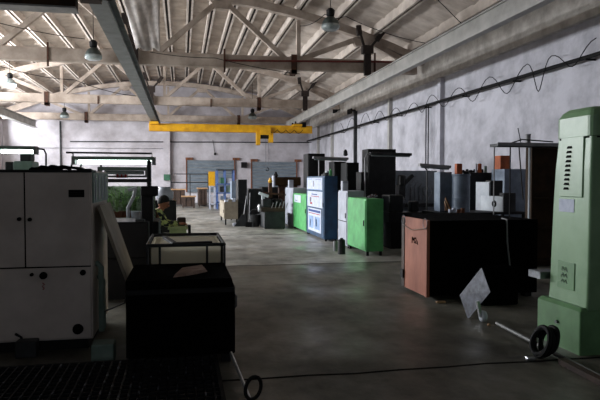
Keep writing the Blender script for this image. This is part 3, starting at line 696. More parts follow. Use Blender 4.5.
# ------------------------------------------------------------------ green machine at right
def green_machine():
    gb = G(580, 356); X, Y = gb.x, gb.y
    Y2 = PX(537, 300, X).y; X2 = X+.95
    t = thing('green_machine', ((X+X2)/2, (Y+Y2)/2, 0), 'big pale green machine column with louvres at the right edge', 'machine')
    zb = .43
    base = obj('base', loft(B(), [rrect(X, X2, Y, Y2, 0, .02), rrect(X, X2, Y, Y2, zb-.03, .02), rrect(X+.03, X2-.02, Y+.03, Y2-.03, zb, .02)]), 'mgreen2', t)
    obj('bolt', lathe(B(), [(.018, -.02), (.018, 0)], (X+.0, (Y+Y2)/2, zb*.55), 8, 'X'), 'steel', base)
    # column profile: face px 549..590 at bottom, 557..588 at the top
    prof = [(zb-.01, 549.5), (1.1, 550), (1.55, 552.5), (1.9, 556)]
    def face(pl, z):
        # find X of face so far edge is at px pl with depth Yf
        return None
    x0 = X+.09; ya0, yb0 = Y+.005, Y2-.07
    rings = []
    for z, dx, dy in ((zb-.02, 0, 0), (zb+.1, .01, .01), (.9, .02, .02), (1.3, .025, .04), (1.7, .03, .07), (1.92, .04, .10), (2.0, .042, .105)):
        rings.append(rrect(x0+dx*.7-.02, X2-.05-dx, ya0, yb0-dy*.8, z, .03))
    col = obj('column', loft(B(), rings), 'mgreen', t, smooth=False)
    dx, dy = .042, .10
    A = (x0+dx*.7-.02, X2-.05-dx, ya0, yb0-dy*.8)
    cap = []
    for z, e in ((2.0, .0), (2.005, -.012), (2.19, -.012), (2.24, .015), (2.275, .055), (2.285, .12)):
        cap.append(rrect(A[0]+e, A[1]-e, A[2]+e, A[3]-e, z, .07))
    cp = obj('cap', loft(B(), cap), 'mgreen', t, smooth=False)
    obj('cap_seam', loft(B(), [rrect(A[0]-.004, A[1]+.004, A[2]-.004, A[3]+.004, zz, .065) for zz in (1.985, 2.0)]), 'seam', t)
    # louvred panel (follows the slight lean of the face)
    def fx(z):
        zs = [zb-.02, zb+.1, .9, 1.3, 1.7, 1.92, 2.3]; ds = [0, .01, .02, .025, .03, .04, .042]
        for i in range(6):
            if zs[i] <= z <= zs[i+1]:
                u = (z-zs[i])/(zs[i+1]-zs[i]); return x0+(ds[i]+(ds[i+1]-ds[i])*u)*.7-.02
    def slab(name, p0, p1, q0, q1, th, m, par, bevel=.004):
        # rectangle on the face given by px edges and py top/bottom
        zc0 = PX((p0+p1)/2, q1, fx(1.2)).z; zc1 = PX((p0+p1)/2, q0, fx(1.6)).z
        ya, yb = PX(p1, 200, fx(1.5)).y, PX(p0, 200, fx(1.5)).y
        bm = B(); pts = [(fx(zc0), ya, zc0), (fx(zc0), yb, zc0), (fx(zc1), yb, zc1), (fx(zc1), ya, zc1)]
        loft(bm, [[(x+.002, y, z) for x, y, z in pts], [(x-th, y, z) for x, y, z in pts]])
        return obj(name, bm, m, par, bevel=bevel)
    pan = slab('louvre_panel', 560.5, 583, 137, 197, .012, 'mgreen', col, .006)
    for k in range(10):
        q = 147.5+k*4.55
        zc = PX(569-.25*k*.5, q, fx(1.7)).z; ym = PX(569.5-.25*k, 200, fx(1.7)).y
        bm = B(); x = fx(zc)-.012
        loft(bm, [[(x, ym-.037, zc-.012), (x, ym+.037, zc-.012), (x-.014, ym+.030, zc-.010), (x-.014, ym-.030, zc-.010)], [(x, ym-.033, zc+.012), (x, ym+.033, zc+.012), (x-.002, ym+.028, zc+.012), (x-.002, ym-.028, zc+.012)]])
        obj('louvre', bm, 'seam', pan)
    note = slab('paper_label', 559.5, 574.5, 199, 212, .004, 'paper', col, 0); note['label'] = 'white paper label'
    pl = slab('data_plate', 560, 577, 262, 289, .008, 'mgreen2', col)
    zc = PX(565, 275, fx(1)).z; ym = PX(565.5, 275, fx(1)).y; bm = B(); xx = fx(zc)-.012
    for s, q in ((0, 1), (.06, 1), (-.055, .7)):
        tube(bm, [(xx, ym+.045, zc+s-.02*q), (xx, ym+.02, zc+s+.022*q), (xx, ym, zc+s-.015), (xx, ym-.025, zc+s+.02*q), (xx, ym-.045, zc+s-.02)], .0035, 4)
    obj('plate_mark', bm, 'bright', pl)
    obj('side_lug', box(B(), X+.0, X+.2, Y2-.05, Y2+.16, .60, .67), 'steel', t)
    return X, Y, Y2
GX, GY, GY2 = green_machine()

# ------------------------------------------------------------------ storage behind the crate at right
Yc = 9.95
a, b = PY(532, 146, Yc), PY(560, 146, Yc)
t = thing('dark_cabinet', ((a.x+b.x)/2, Yc, 0), 'dark open cabinet standing beside the pale green machine', 'cabinet')
obj('back_panel', box(B(), a.x, b.x+.3, Yc+.16, Yc+.2, 0, a.z-.02), 'brown', t)
obj('side_panel', box(B(), a.x, a.x+.03, Yc, Yc+.16, 0, a.z-.02), 'brown', t); obj('side_panel', box(B(), b.x+.27, b.x+.3, Yc, Yc+.16, 0, a.z-.02), 'brown', t)
for z in (.1, .7, 1.25, a.z-.05): obj('shelf', box(B(), a.x+.03, b.x+.27, Yc+.02, Yc+.16, z, z+.03), 'brown', t)
# rack with roof
Yk = 9.9
l, r = PY(489, 145, Yk), PY(531.5, 145, Yk)
t = thing('steel_rack', ((l.x+r.x)/2, Yk, 0), 'thin steel rack with flat top tray left of the dark open cabinet', 'rack')
obj('top_tray', box(B(), l.x, b.x-.05, Yk-.3, Yk+.02-.05, l.z-.04, l.z+.01), 'dkgrey', t)
obj('top_tray_rim', box(B(), l.x, b.x-.05, Yk-.31, Yk-.3, l.z-.03, l.z+.03), 'grey', t)
for px, w, m, n in ((494, .012, 'grey', 0), (510, .014, 'black', 0), (529.3, .022, 'white', 0)):
    p = PY(px, 150, Yk-.05); obj('post', tube(B(), [(p.x, Yk-.06, max(z*0, .0) if px != 529.3 else 0), (p.x, Yk-.06, l.z-.03)], w, 6), m, t)
p = PY(521, 150, Yk); obj('brace', tube(B(), [PY(519, 146, Yk-.02), PY(523, 200, Yk-.02)], .012, 5), 'black', t)
p = PY(528, 140, Yk-.15); one('tin', lathe(B(), [(.045, 0), (.045, .16), (.05, .165), (.05, .18)], (p.x, Yk-.15, l.z+.012), 14), 'grey', 'small grey tin standing on the flat top of the steel rack', 'tin')
one('thin_rod', tube(B(), [PY(521, 143, Yk-.2), PY(518, 128, Yk-.2)], .008, 5), 'black', 'thin black rod sticking up from the steel rack top', 'rod')
one('loose_bar', tube(B(), [PY(512, 144.5, Yk-.25)+Vector((0, 0, .03)), PY(522, 139.5, Yk-.25), PY(553, 142.5, Yk-.25)+Vector((0, 0, .01))], .012, 5), 'dkgrey', 'bent grey bar lying along the steel rack top', 'bar')
# table with tanks and boxes
Yt = 11.6
a, b = PY(441, 210, Yt), PY(528, 210, Yt); zt_ = .92
t = thing('work_table', ((a.x+b.x)/2, Yt+.5, 0), 'long dark work table behind the black crate', 'table')
obj('table_top', box(B(), a.x, b.x, Yt, Yt+1.0, zt_-.05, zt_), 'black', t)
for x in (a.x+.03, b.x-.09):
    for y in (Yt+.03, Yt+.9): obj('leg', box(B(), x, x+.06, y, y+.06, 0, zt_-.05), 'black', t)
def rbox(pa, Ya, pb, Yb, pt, dep, z0):
    a, b = PY(pa, pt, Ya), PY(pb, pt, Yb); z = (a.z+b.z)/2; a.z = b.z = z0
    e = (b-a).normalized(); n = Vector((-e.y, e.x, 0)); h = Vector((0, 0, z-z0))
    q = [a, b, b+n*dep, a+n*dep]
    return loft(B(), [q, [p+h for p in q]]), a, b, e, n, z
def onitem(name, pa, pb, pt, Y, dep, m, z0, label, cat, group=None, bevel=.01):
    a, b = PY(pa, pt, Y), PY(pb, pt, Y); return one(name, box(B(), a.x, b.x, Y, Y+dep, z0, a.z), m, label, cat, group, bevel=bevel)
p = PY(462, 174, Yt+.3); r_ = .19
t = thing('drum', (p.x, Yt+.35, zt_), 'blue grey drum on the dark table behind the black crate', 'drum')
obj('body', lathe(B(), [(r_, 0), (r_, .28), (r_+.008, .29), (r_, .3), (r_, p.z-zt_-.04), (r_+.01, p.z-zt_-.03), (r_+.01, p.z-zt_)], (p.x, Yt+.35, zt_), 28), 'bluegrey', t, smooth=False)
onitem('cardboard_box', 457, 462.5, 163.5, Yt+.3, .12, 'orange', p.z, 'small brown box on the blue grey drum', 'box')
one('machine_part', lathe(B(), [(.05, 0), (.06, .04), (.02, .07)], (p.x+.1, Yt+.3, p.z), 10), 'black', 'small black part on the blue grey drum, beside the box', 'part')
one('white_box', rbox(476, Yt+.96, 489, Yt+.62, 182, .12, zt_)[0], 'white', 'upright pale box between the drum and the box with round mark', 'box')
bm, a, b, e, n, z_ = rbox(481, Yt+.80, 503, Yt+.04, 196, .12, zt_)
t = thing('white_box', tuple((a+b)/2), 'low white box with a round black mark on its front', 'box')
obj('body', bm, 'white', t, bevel=.01)
ctr = a+(b-a)*.62+Vector((0, 0, (z_-zt_)*.5))-n*.004
for R_c, r_c, a0, a1, dx in ((.062, .013, 0, 2*PI, 0), (.03, .011, -PI*.6, PI*.7, .008)):
    bm = tube(B(), [ctr+e*(R_c*math.cos(a0+(a1-a0)*k/20)+dx)+Vector((0, 0, R_c*math.sin(a0+(a1-a0)*k/20))) for k in range(21)], r_c, 5)
    obj('round_mark', bm, 'seam', t)
onitem('dark_box', 491, 503, 180.5, Yt+.62, .25, 'blk2', zt_, 'dark box between the pale upright box and the grey cabinet', 'box')
onitem('grey_box', 440, 452, 172, Yt+.45, .3, 'bluegrey', zt_, 'blue grey box just right of the big dark grey machine', 'box')
onitem('grey_tub', 504, 516, 193, Yt+.02, .2, 'dkgrey', zt_, 'dark grey tub right of the box with round mark', 'tub')
for i in range(5):
    x = PY(446+i*1.6, 200, Yt+.1).x
    one('scrap_bar', beam(B(), (x, Yt+.12, zt_+.03), (x+.06-.03*i, Yt+.3, zt_+.2+.03*i), .02, .02), 'ply' if i % 2 else 'rust', 'thin scrap bars heaped on the table left of the drum', 'bar', 'scrap bars beside the drum')
for i, px in enumerate((450.5, 454, 459, 463)):
    c = PY(px, 206, Yt+.04); one('small_part', box(B(), c.x-.03, c.x+.03, Yt+.02, Yt+.08, zt_, zt_+.07+.02*(i % 2)), ('paper', 'paper', 'brick', 'brick')[i], 'small part, %s along the table edge before the drum' % ['pale, first', 'pale, second', 'brown, third', 'brown, fourth'][i], 'part')
# shelf cabinet behind
t_, ax, bx, zc_ = tallbox(470, 504, 172.5, 13.6, .6, 'blk2', 'machine_cabinet', 'black cabinet behind the boxes right of the drum')
t_, ax2, bx2, zc2 = tallbox(504.5, 527, 169, 12.8, .6, 'bluegrey', 'grey_cabinet', 'blue grey cabinet behind the thin posts of the rack')
for i, (pa, pb, pt, m, lab) in enumerate(((477, 479.2, 163.5, 'palegrey', 'pale tin on the black cabinet'), (479.8, 483.6, 163.5, 'orange', 'orange tin on the black cabinet, beside the pale one'), (486, 489, 166, 'palegreen', 'small green grey tin on the black cabinet'))):
    p = PY((pa+pb)/2, pt, 13.7); r_ = (pb-pa)/2/600*14.6
    one('tin', lathe(B(), [(r_, 0), (r_, p.z-zc_-.02), (r_*.8, p.z-zc_)], (p.x, 13.8, zc_), 12), m, lab, 'tin')
for i in range(6):
    x = ax+.05+i*.1; one('machine_part', lathe(B(), [(.04, 0), (.05, .03), (.02+.01*(i % 3), .07+.02*(i % 2))], (x-.0, 13.65+.4, zc_), 8), 'black', 'small black parts lined up on the black cabinet right of the drum', 'part', 'parts on the black cabinet')
onitem('cardboard_box', 500.5, 510, 155.5, 13.0, .3, 'orange', zc2, 'orange brown carton on top of the blue grey cabinet', 'box')
onitem('red_box', 497.5, 500, 163, 13.7, .2, 'red', zc_, 'small red box beside the orange brown carton', 'box')

# ------------------------------------------------------------------ mid/far group left of the green and blue cabinets
cabinet('metal_cabinet', 'beige low cabinet on legs, leftmost of the row at the back', dims(224.5, 225, 220, 238, 202), 'board', legs=.2)
t_, x0_, x1_, z_ = tallbox(238, 247, 179.5, 21.5, .9, 'blk2', 'machine_cabinet', 'narrow tall black cabinet right of the beige low cabinet', parts=((.08,.92,.05,.96,.02,'blk2','door'),))
cabinet('metal_cabinet', 'pale sided black fronted cabinet behind the bucket', dims(249.5, 223.5, 245, 262, 189), 'dkgrey', legs=.03)
X, X2, Y, Y2, z = dims(249.5, 223.5, 245, 262, 189)
tallbox(231.5, 238.2, 181, 24.5, .6, 'bluegrey', 'metal_cabinet', 'pale blue upright cabinet before the blue shelving')
# low chest with lathe on it
DL = dims(264.5, 229, 259.5, 285, 212)
cabinet('tool_chest', 'grey sided black chest under the small lathe', DL, 'dkgrey', legs=.02, door=False)
X, X2, Y, Y2, z = DL
t = thing('bench_lathe', ((X+X2)/2, Y+.3, z), 'small cluttered lathe with white head on the black chest', 'lathe')
obj('bed', box(B(), X-.1, X2, Y+.1, Y+.5, z, z+.14), 'darkwood', t, bevel=.01)
obj('headstock', box(B(), X-.05, X+.25, Y+.12, Y+.5, z+.14, z+.42), 'dkgrey', t, bevel=.04)
obj('white_guard', beam(B(), (X-.16, Y+.2, z+.62), (X+.16, Y+.16, z+.5), .12, .10), 'white', t, bevel=.02)
obj('guard_post', box(B(), X-.06, X+.04, Y+.2, Y+.3, z+.4, z+.58), 'white', t)
obj('pulley', lathe(B(), [(.1, 0), (.13, .02), (.13, .08), (.09, .1)], (X-.18, Y+.3, z+.12), 16, 'X'), 'bright', t)
obj('motor', lathe(B(), [(.09, 0), (.12, .03), (.12, .3), (.08, .33)], (X+.3, Y+.3, z+.3), 14, 'X'), 'blk2', t)
obj('crossbar', beam(B(), (X-.02, Y+.3, z+.62), (X+.75, Y+.3, z+.55), .12, .06), 'rust', t)
obj('stand', box(B(), X+.18, X+.3, Y+.25, Y+.4, z+.45, z+.95), 'rust', t, bevel=.02)
obj('cap', lathe(B(), [(.05, 0), (.08, .04), (.03, .17)], (X+.24, Y+.32, z+.95), 12), 'yellow', t)
for k in range(5):
    obj('lever', tube(B(), [(X+.25+.12*k, Y+.1, z+.12), (X+.3+.12*k, Y+.05, z+.3+.04*(k % 2))], .015, 5), 'bright', t)
# bigger dark machine behind, brown posts
t_, xa_, xb_, zz_ = tallbox(262, 284, 187, 23.5, .8, 'blk2', 'machine_cabinet', 'dark cabinet standing behind the small lathe')
t = thing('drilling_machine', (PY(283,200,22).x, 22, 0), 'brown machine with thick crosshead above the pale grey cabinet', 'machine')
a, b = PY(275, 177, 22), PY(301, 187, 22)
obj('crosshead', box(B(), a.x, b.x, 22, 22.5, b.z+.05, a.z), 'brown', t, bevel=.03)
obj('motor', lathe(B(), [(.06, 0), (.09, .05), (.03, .2)], (a.x+.06, 22.2, a.z), 12), 'black', t)
for px in (281.5, 285.5, 296): x = PY(px, 190, 22).x; obj('column', box(B(), x-.07, x+.07, 22.1, 22.4, .1, b.z+.06), 'rust', t)
obj('base', box(B(), a.x+.1, b.x, 22, 22.5, 0, .5), 'brown', t)
obj('side_plate', box(B(), a.x-.06, a.x, 22, 22.4, b.z, a.z+.05), 'palegrey', t)
# bucket, shovel, broom
g = G(255, 226.5)
t = thing('bucket', (g.x, g.y, 0), 'dark bucket on the floor left of the black chest', 'bucket')
r_ = .2; obj('body', lathe(B(), [(r_*.75, 0), (r_, .4), (r_*1.05, .42), (r_*.9, .42), (r_*.68, .03)], (g.x, g.y, 0), 18), 'dkgrey', t)
obj('handle', ringtube(B(), (g.x, g.y, .4), r_, .01, 'Y', 12, 0, PI), 'steel', t)
g = G(243, 227)
t = thing('shovel', (g.x, g.y, 0), 'dark wide shovel leaning beside the bucket', 'shovel')
obj('blade', loft(B(), [[(g.x-.3, g.y, .02), (g.x+.15, g.y, .02), (g.x+.15, g.y+.02, .02), (g.x-.3, g.y+.02, .02)], [(g.x-.02, g.y+.1, .42), (g.x+.1, g.y+.1, .42), (g.x+.1, g.y+.12, .42), (g.x-.02, g.y+.12, .42)]]), 'dkgrey', t)
obj('shaft', tube(B(), [(g.x+.04, g.y+.11, .4), (g.x+.16, g.y+.3, 1.05)], .016, 6), 'grey', t)
g = G(249, 227)
t = thing('broom', (g.x, g.y, 0), 'pale handled broom leaning between the shovel and the bucket', 'broom')
obj('shaft', tube(B(), [(g.x, g.y, .15), (g.x+.08, g.y+.35, 1.15)], .014, 6), 'grey', t); obj('brush', box(B(), g.x-.12, g.x+.1, g.y-.03, g.y+.05, 0, .17), 'black', t)
g = G(236, 226); one('floor_block', box(B(), g.x-.1, g.x+.08, g.y, g.y+.15, 0, .1), 'palegrey', 'small pale block on the floor left of the shovel', 'block', bevel=.01)
# stuff on top of the beige cabinet
X, X2, Y, Y2, z = dims(224.5, 225, 220, 238, 202)
for i in range(4):
    one('folded_paper', box(B(), X+.05+.1*i, X+.28+.1*i, Y+.1+.02*i, Y+.4, z+.0+.0*i, z+.06+.025*((i*3) % 4)) if 0 else box(B(), X+.03+.13*i, X+.14+.13*i, Y+.1, Y+.4, z, z+.06+.03*(i % 3)), 'board' if i % 2 else 'paper', 'small packets in a row on top of the beige low cabinet', 'packet', 'packets on the beige cabinet')

# ------------------------------------------------------------------ left side
gL = G(93.5, 349); LX, LY = gL.x, gL.y
LZ = PY(93, 170.5, LY).z; LX0 = LX-1.75; LY2 = PX(107, 200, LX).y
zdoor = PY(50, 267, LY).z; xs_ = PY(25, 200, LY).x
t = thing('machine_enclosure', ((LX+LX0)/2, (LY+LY2)/2, 0), 'big beige grey cabinet with two doors filling the left foreground', 'cabinet')
obj('body', box(B(), LX0, LX, LY, LY2, .1, LZ), 'cabl', t, bevel=.01)
obj('top_trim', box(B(), LX0, LX+.004, LY-.024, LY+.3, LZ-.018, LZ+.006), 'black', t)
obj('plinth', box(B(), LX0+.04, LX-.05, LY+.04, LY2-.05, 0, .1), 'black', t)
d1 = obj('door', box(B(), xs_+.006, LX-.015, LY-.02, LY, zdoor+.006, LZ-.02), 'cabl', t, bevel=.005)
d2 = obj('door', box(B(), LX0+.02, xs_-.006, LY-.02, LY, zdoor+.006, LZ-.02), 'cabl', t, bevel=.005)
lp = obj('lower_panel', box(B(), LX0+.02, LX-.015, LY-.02, LY, .12, zdoor-.006), 'cabl', t, bevel=.005)
obj('gap_strip', box(B(), xs_-.006, xs_+.006, LY-.012, LY, zdoor, LZ-.02), 'seam', t); obj('gap_strip', box(B(), LX0+.02, LX-.015, LY-.012, LY, zdoor-.006, zdoor+.006), 'seam', t)
def disc(px, py, r, name, par, m='seam', d=.03): c = PY(px, py, LY-.02); return obj(name, lathe(B(), [(r, 0), (r*.9, -d)], (c.x, LY-.02, c.z), 16, 'Y'), m, par)
disc(30, 219.5, .018, 'knob', d1); disc(19.5, 219, .018, 'knob', d2)
disc(43.5, 275.5, .035, 'knob', lp); disc(83, 272.5, .027, 'knob', lp); disc(32, 274.5, .016, 'knob', lp); disc(78, 329, .05, 'knob', lp)
c = PY(76.5, 193.5, LY-.02); obj('vent', box(B(), c.x-.07, c.x+.07, LY-.026, LY-.02, c.z-.035, c.z+.035), 'seam', d1)
bm = B()
for k in range(4): box(bm, c.x-.065, c.x+.065, LY-.034, LY-.026, c.z-.028+.017*k, c.z-.022+.017*k)
obj('vent_slats', bm, 'black', d1)
c = PY(43.5, 286, LY-.02); bm = B(); S2 = .012
tube(bm, [(c.x-.01, LY-.022, c.z+.03), (c.x+.01, LY-.022, c.z+.015), (c.x-.012, LY-.022, c.z-.002), (c.x+.008, LY-.022, c.z-.02), (c.x-.006, LY-.022, c.z-.035)], .004, 4)
obj('red_mark', bm, 'red', lp)
obj('side_panel', box(B(), LX, LX+.015, LY+.03, LY2-.02, PX(100, 201, LX).z, LZ-.02), 'palegreen', t, label='pale translucent side panel')
for k in range(4): y = LY+.12+k*(LY2-LY-.2)/4; obj('side_rib', box(B(), LX+.015, LX+.022, y, y+.04, PX(100, 200, LX).z+.01, LZ-.04), 'glass' if 0 else 'palegrey', t)
# flap propped out
ya, yb = PX(97, 205, LX+.03).y, PX(107.5, 205, LX+.03).y; nn = Vector((.028, 0, .012)); bm = B()
n0, f0, n1, f1 = PY(97, 207, ya), PY(107.5, 202.5, yb), PY(128.5, 290, ya), PY(133, 275, yb)
fb = n1
P4 = [n0, f0, f1, n1]
loft(bm, [P4, [p+nn for p in P4]]); obj('side_flap', bm, 'board', t, label='beige hinged side flap propped outwards', bevel=.004)
obj('flap_stay', tube(B(), [(fb.x, ya+.1, fb.z+.01), (fb.x-.05, ya+.12, fb.z-.15), (LX+.02, ya+.14, fb.z-.25)], .008, 5), 'steel', t)
for k, (dy, dz) in enumerate(((.2, .75), (.32, .6))):
    obj('side_pipe', tube(B(), [(LX+.05, LY+dy, .12), (LX+.05, LY+dy, dz), (LX+.0, LY+dy, dz+.05)], .028, 8), 'palegreen', t)
# black cover lying on the cabinet top
xa, xb = PY(28, 170, LY).x, PY(78, 170, LY).x
bm = B(); nx, ny = 16, 6
V = [[bm.verts.new((xa+(xb-xa)*i/nx, LY+.02+(LY2-LY-.05)*j/ny, LZ+.012+(.045*math.sin(PI*i/nx)**.5*(.75+.25*math.sin(i*1.9+j))))) for i in range(nx+1)] for j in range(ny+1)]
for j in range(ny):
    for i in range(nx): bm.faces.new((V[j][i], V[j][i+1], V[j+1][i+1], V[j+1][i]))
o = one('black_cover', bm, 'tarp', 'rumpled black cover lying on top of the big left cabinet', 'cover', smooth=True)
o.modifiers.new('s', 'SOLIDIFY').thickness = .012
one('floor_block', box(B(), PY(17,345,LY-.12).x, PY(38,345,LY-.12).x, LY-.2, LY-.06, 0, PY(25,342,LY-.2).z), 'dkgrey', 'dull block on the floor under the big left cabinet doors', 'block', bevel=.01)
one('floor_hook', tube(B(), [G(28, 350)+Vector((0, -.15, .01)), G(28, 350)+Vector((-.02, -.15, .16)), G(20, 350)+Vector((0, -.15, .19))], .012, 6), 'black', 'black hooked bar standing before the big left cabinet', 'bar')
g = G(103, 364); one('pale_bin', box(B(), g.x-.1, g.x+.09, g.y, g.y+.2, 0, .17), 'palegreen', 'small pale bin on the floor at the big left cabinet corner', 'bin', bevel=.015)
# machine behind with stepped top (over the cabinet)
Yg = 10.5
a, b = PY(13, 161, Yg), PY(32, 168, Yg)
t = thing('green_pump', ((a.x+b.x)/2, Yg, 0), 'pale green stepped machine top showing over the big left cabinet', 'machine')
obj('pedestal', box(B(), a.x-.05, b.x+.05, Yg, Yg+.6, 0, b.z-.1), 'palegreen', t, bevel=.01)
obj('body', box(B(), a.x, b.x, Yg, Yg+.5, b.z-.1, PY(20, 161, Yg).z), 'palegreen', t, bevel=.02)
obj('motor', box(B(), PY(18,155,Yg).x, PY(29,155,Yg).x, Yg+.1, Yg+.4, PY(20,161,Yg).z, PY(20,153,Yg).z), 'dkgrey', t, bevel=.02)
obj('junction_box', box(B(), PY(3,163,Yg).x, PY(10.5,163,Yg).x, Yg+.1, Yg+.4, b.z-.15, PY(5,161.5,Yg).z), 'dkgrey', t, bevel=.02)
obj('bracket', box(B(), PY(3,163,Yg).x, a.x, Yg+.15, Yg+.35, b.z-.2, b.z-.14), 'dkgrey', t)
# lit work lamps
def strip(pl, pr_, Y, poles, label, lit=True):
    a, b = PY(*pl, Y), PY(*pr_, Y)
    base = PY(*poles[0][0], Y); t = thing('strip_lamp', (base.x, Y, base.z), label, 'lamp', None)
    obj('housing', beam(B(), a+Vector((0, 0, .035)), b+Vector((0, 0, .035)), .16, .05), 'palegreen', t)
    obj('tube', tube(B(), [a+Vector((.06, 0, -.02)), b+Vector((-.04, 0, -.02))], .028, 8), 'tube' if lit else 'lampglass', t)
    for e in (a, b): obj('end_cap', box(B(), e.x-.025, e.x+.025, Y-.07, Y+.07, e.z-.06, e.z+.06), 'grey', t)
    for pl_ in poles: obj('pole', tube(B(), [PY(p[0], p[1], Y+.02) for p in pl_], .014, 6), 'dkgrey', t)
    return t
strip((74, 160.5), (154, 161), 9.3, [((70, 172), (73, 159), (73, 153), (66, 152.5)), ((66, 152.5), (152, 153.5), (152, 159)), ((79, 172), (82, 162))], 'lit fluorescent strip lamp above the plants, centre left')
strip((-3, 150), (36, 150.5), 9.6, [((46, 172), (46, 154), (44, 149.5), (36, 148.5))], 'lit fluorescent strip lamp at the left edge')
strip((100, 171), (147, 171.5), 9.0, [((101, 184), (101, 165)), ((149, 184), (149, 168), (147, 169))], 'unlit grey strip lamp below the lit one, centre left', False)
# black machine with plants
Ym = 8.6
a, b = PY(107, 181, Ym), PY(151, 181, Ym)
t = thing('black_machine', ((a.x+b.x)/2, Ym+.4, 0), 'tall black machine frame behind the big left cabinet', 'machine')
obj('body', box(B(), a.x-.3, b.x+.1, Ym, Ym+.9, 0, PY(130, 222, Ym).z), 'black', t, bevel=.02)
obj('back_sheet', box(B(), a.x-.3, b.x+.02, Ym+.86, Ym+.89, PY(130, 222, Ym).z, a.z-.08), mat('mottled green sheet', (150, 162, 138), (62, 78, 56), .6, scale=9, detail=5, contrast=(.42, .6)), t)
obj('top_rail', box(B(), a.x-.2, b.x, Ym-.02, Ym+.05, a.z-.02, a.z+.03), 'blk2', t)
obj('upper_rail', box(B(), a.x-.2, b.x-.05, Ym+.4, Ym+.44, a.z+.05, a.z+.08), 'grey', t)
c0, c1 = PY(142, 162, Ym), PY(152, 162, Ym)
obj('column', box(B(), c0.x+.06, c1.x-.02, Ym+.02, Ym+.25, .9, PY(145, 160, Ym).z), 'blk2', t, bevel=.02)
obj('lower_column', box(B(), PY(141,200,Ym).x, PY(153,200,Ym).x, Ym-.03, Ym+.3, .3, a.z-.15), 'black', t, bevel=.02)
obj('control_head', box(B(), PY(141,190,Ym).x, PY(158.5,190,Ym).x, Ym-.12, Ym-.03, PY(150,196,Ym).z, PY(150,186,Ym).z), 'black', t, bevel=.02)
obj('post', box(B(), a.x-.2, a.x-.15, Ym, Ym+.05, .9, a.z), 'blk2', t)
s_ = PY(113, 219.5, Ym-.2); e_ = PY(136, 219.5, Ym-.2)
obj('slide_bar', box(B(), s_.x, e_.x, Ym-.3, Ym-.15, s_.z-.03, s_.z+.02), 'bright', t)
obj('slide_block', box(B(), PY(136,222,Ym-.2).x, PY(145,222,Ym-.2).x, Ym-.32, Ym-.12, s_.z-.12, s_.z-.0), 'dkgrey', t, bevel=.01)
obj('bed', box(B(), s_.x-.3, PY(150,230,Ym).x, Ym-.35, Ym, .55, s_.z-.03), 'black', t, bevel=.02)
obj('lower_bed', box(B(), s_.x-.25, PY(150,230,Ym).x-.03, Ym-.3, Ym, 0, .55), 'black', t)
# white arm
w = [PY(128, 190, Ym+.3), PY(137, 188, Ym+.3), PY(134, 196, Ym+.3), PY(128, 208, Ym+.3)]
ja = obj('jointed_arm', tube(B(), [w[1]-Vector((.02, 0, 0)), w[2], w[3], (w[3].x, w[3].y, PY(130, 222, Ym).z-.01)], .025, 8), 'white', t, label='white jointed arm'); obj('upper_arm', tube(B(), [w[0], w[1]], .022, 8), 'white', ja)
ztb = PY(130, 222, Ym).z
one('white_tub', lathe(B(), [(.06, 0), (.075, .13)], (PY(139,204,Ym-.1).x-.08, Ym+.42, ztb), 14), 'white', 'small white tub on the black machine, right of the plants', 'tub')
# plants
def plant(px, Y, h, label):
    x = PY(px, 200, Y).x; zb = ztb
    t = thing('potted_plant', (x, Y, zb), label, 'plant', 'leafy plants on the black machine')
    obj('pot', lathe(B(), [(.05, 0), (.07, .12), (.075, .12), (.06, .1)], (x, Y, zb), 14), 'brick', t)
    st = B(); lf = B()
    for k in range(7):
        a = random.uniform(0, 2*PI); q = random.uniform(.02, .09); hh = h*random.uniform(.6, 1)
        tip = Vector((x+q*math.cos(a), Y+q*math.sin(a), zb+.1+hh)); base = Vector((x, Y, zb+.1)); tube(st, [base, base.lerp(tip, .5)+Vector((0, 0, .03)), tip], .004, 4)
        for j in range(9):
            p = base.lerp(tip, .2+.8*j/8); d = Vector((random.uniform(-1, 1), random.uniform(-1, 1), random.uniform(-.2, .8))).normalized(); s = d.cross(Vector((0, 0, 1))).normalized()
            L_ = random.uniform(.045, .075); v = [lf.verts.new(q_) for q_ in (p, p+d*L_*.5+s*L_*.25, p+d*L_, p+d*L_*.5-s*L_*.25)]; lf.faces.new(v)
    obj('stems', st, 'leaf', t); o = obj('leaves', lf, 'leaf', t); o.modifiers.new('s', 'SOLIDIFY').thickness = .002
for px, dy, h, lab in ((110, .6, .36, 'bushy green plant, leftmost on the black machine'), (117, .45, .42, 'taller green plant, second from left on the black machine'), (124, .62, .34, 'green plant just left of the white jointed arm'), (133, .7, .3, 'green plant just behind the white jointed arm')):
    plant(px, Ym+dy, h, lab)
a = PY(116, 178, Ym+.42); b = PY(127.5, 173, Ym+.42)
t = thing('striped_box', (a.x, Ym+.42, a.z), 'small red and white striped box on the rail over the plants', 'box')
obj('body', box(B(), a.x, b.x, Ym+.4, Ym+.46, a.z+.0, b.z), 'white', t)
for k in range(3): x = a.x+.015+k*.055; obj('stripe', box(B(), x, x+.022, Ym+.394, Ym+.4, a.z+.01, b.z-.01), 'red', t)

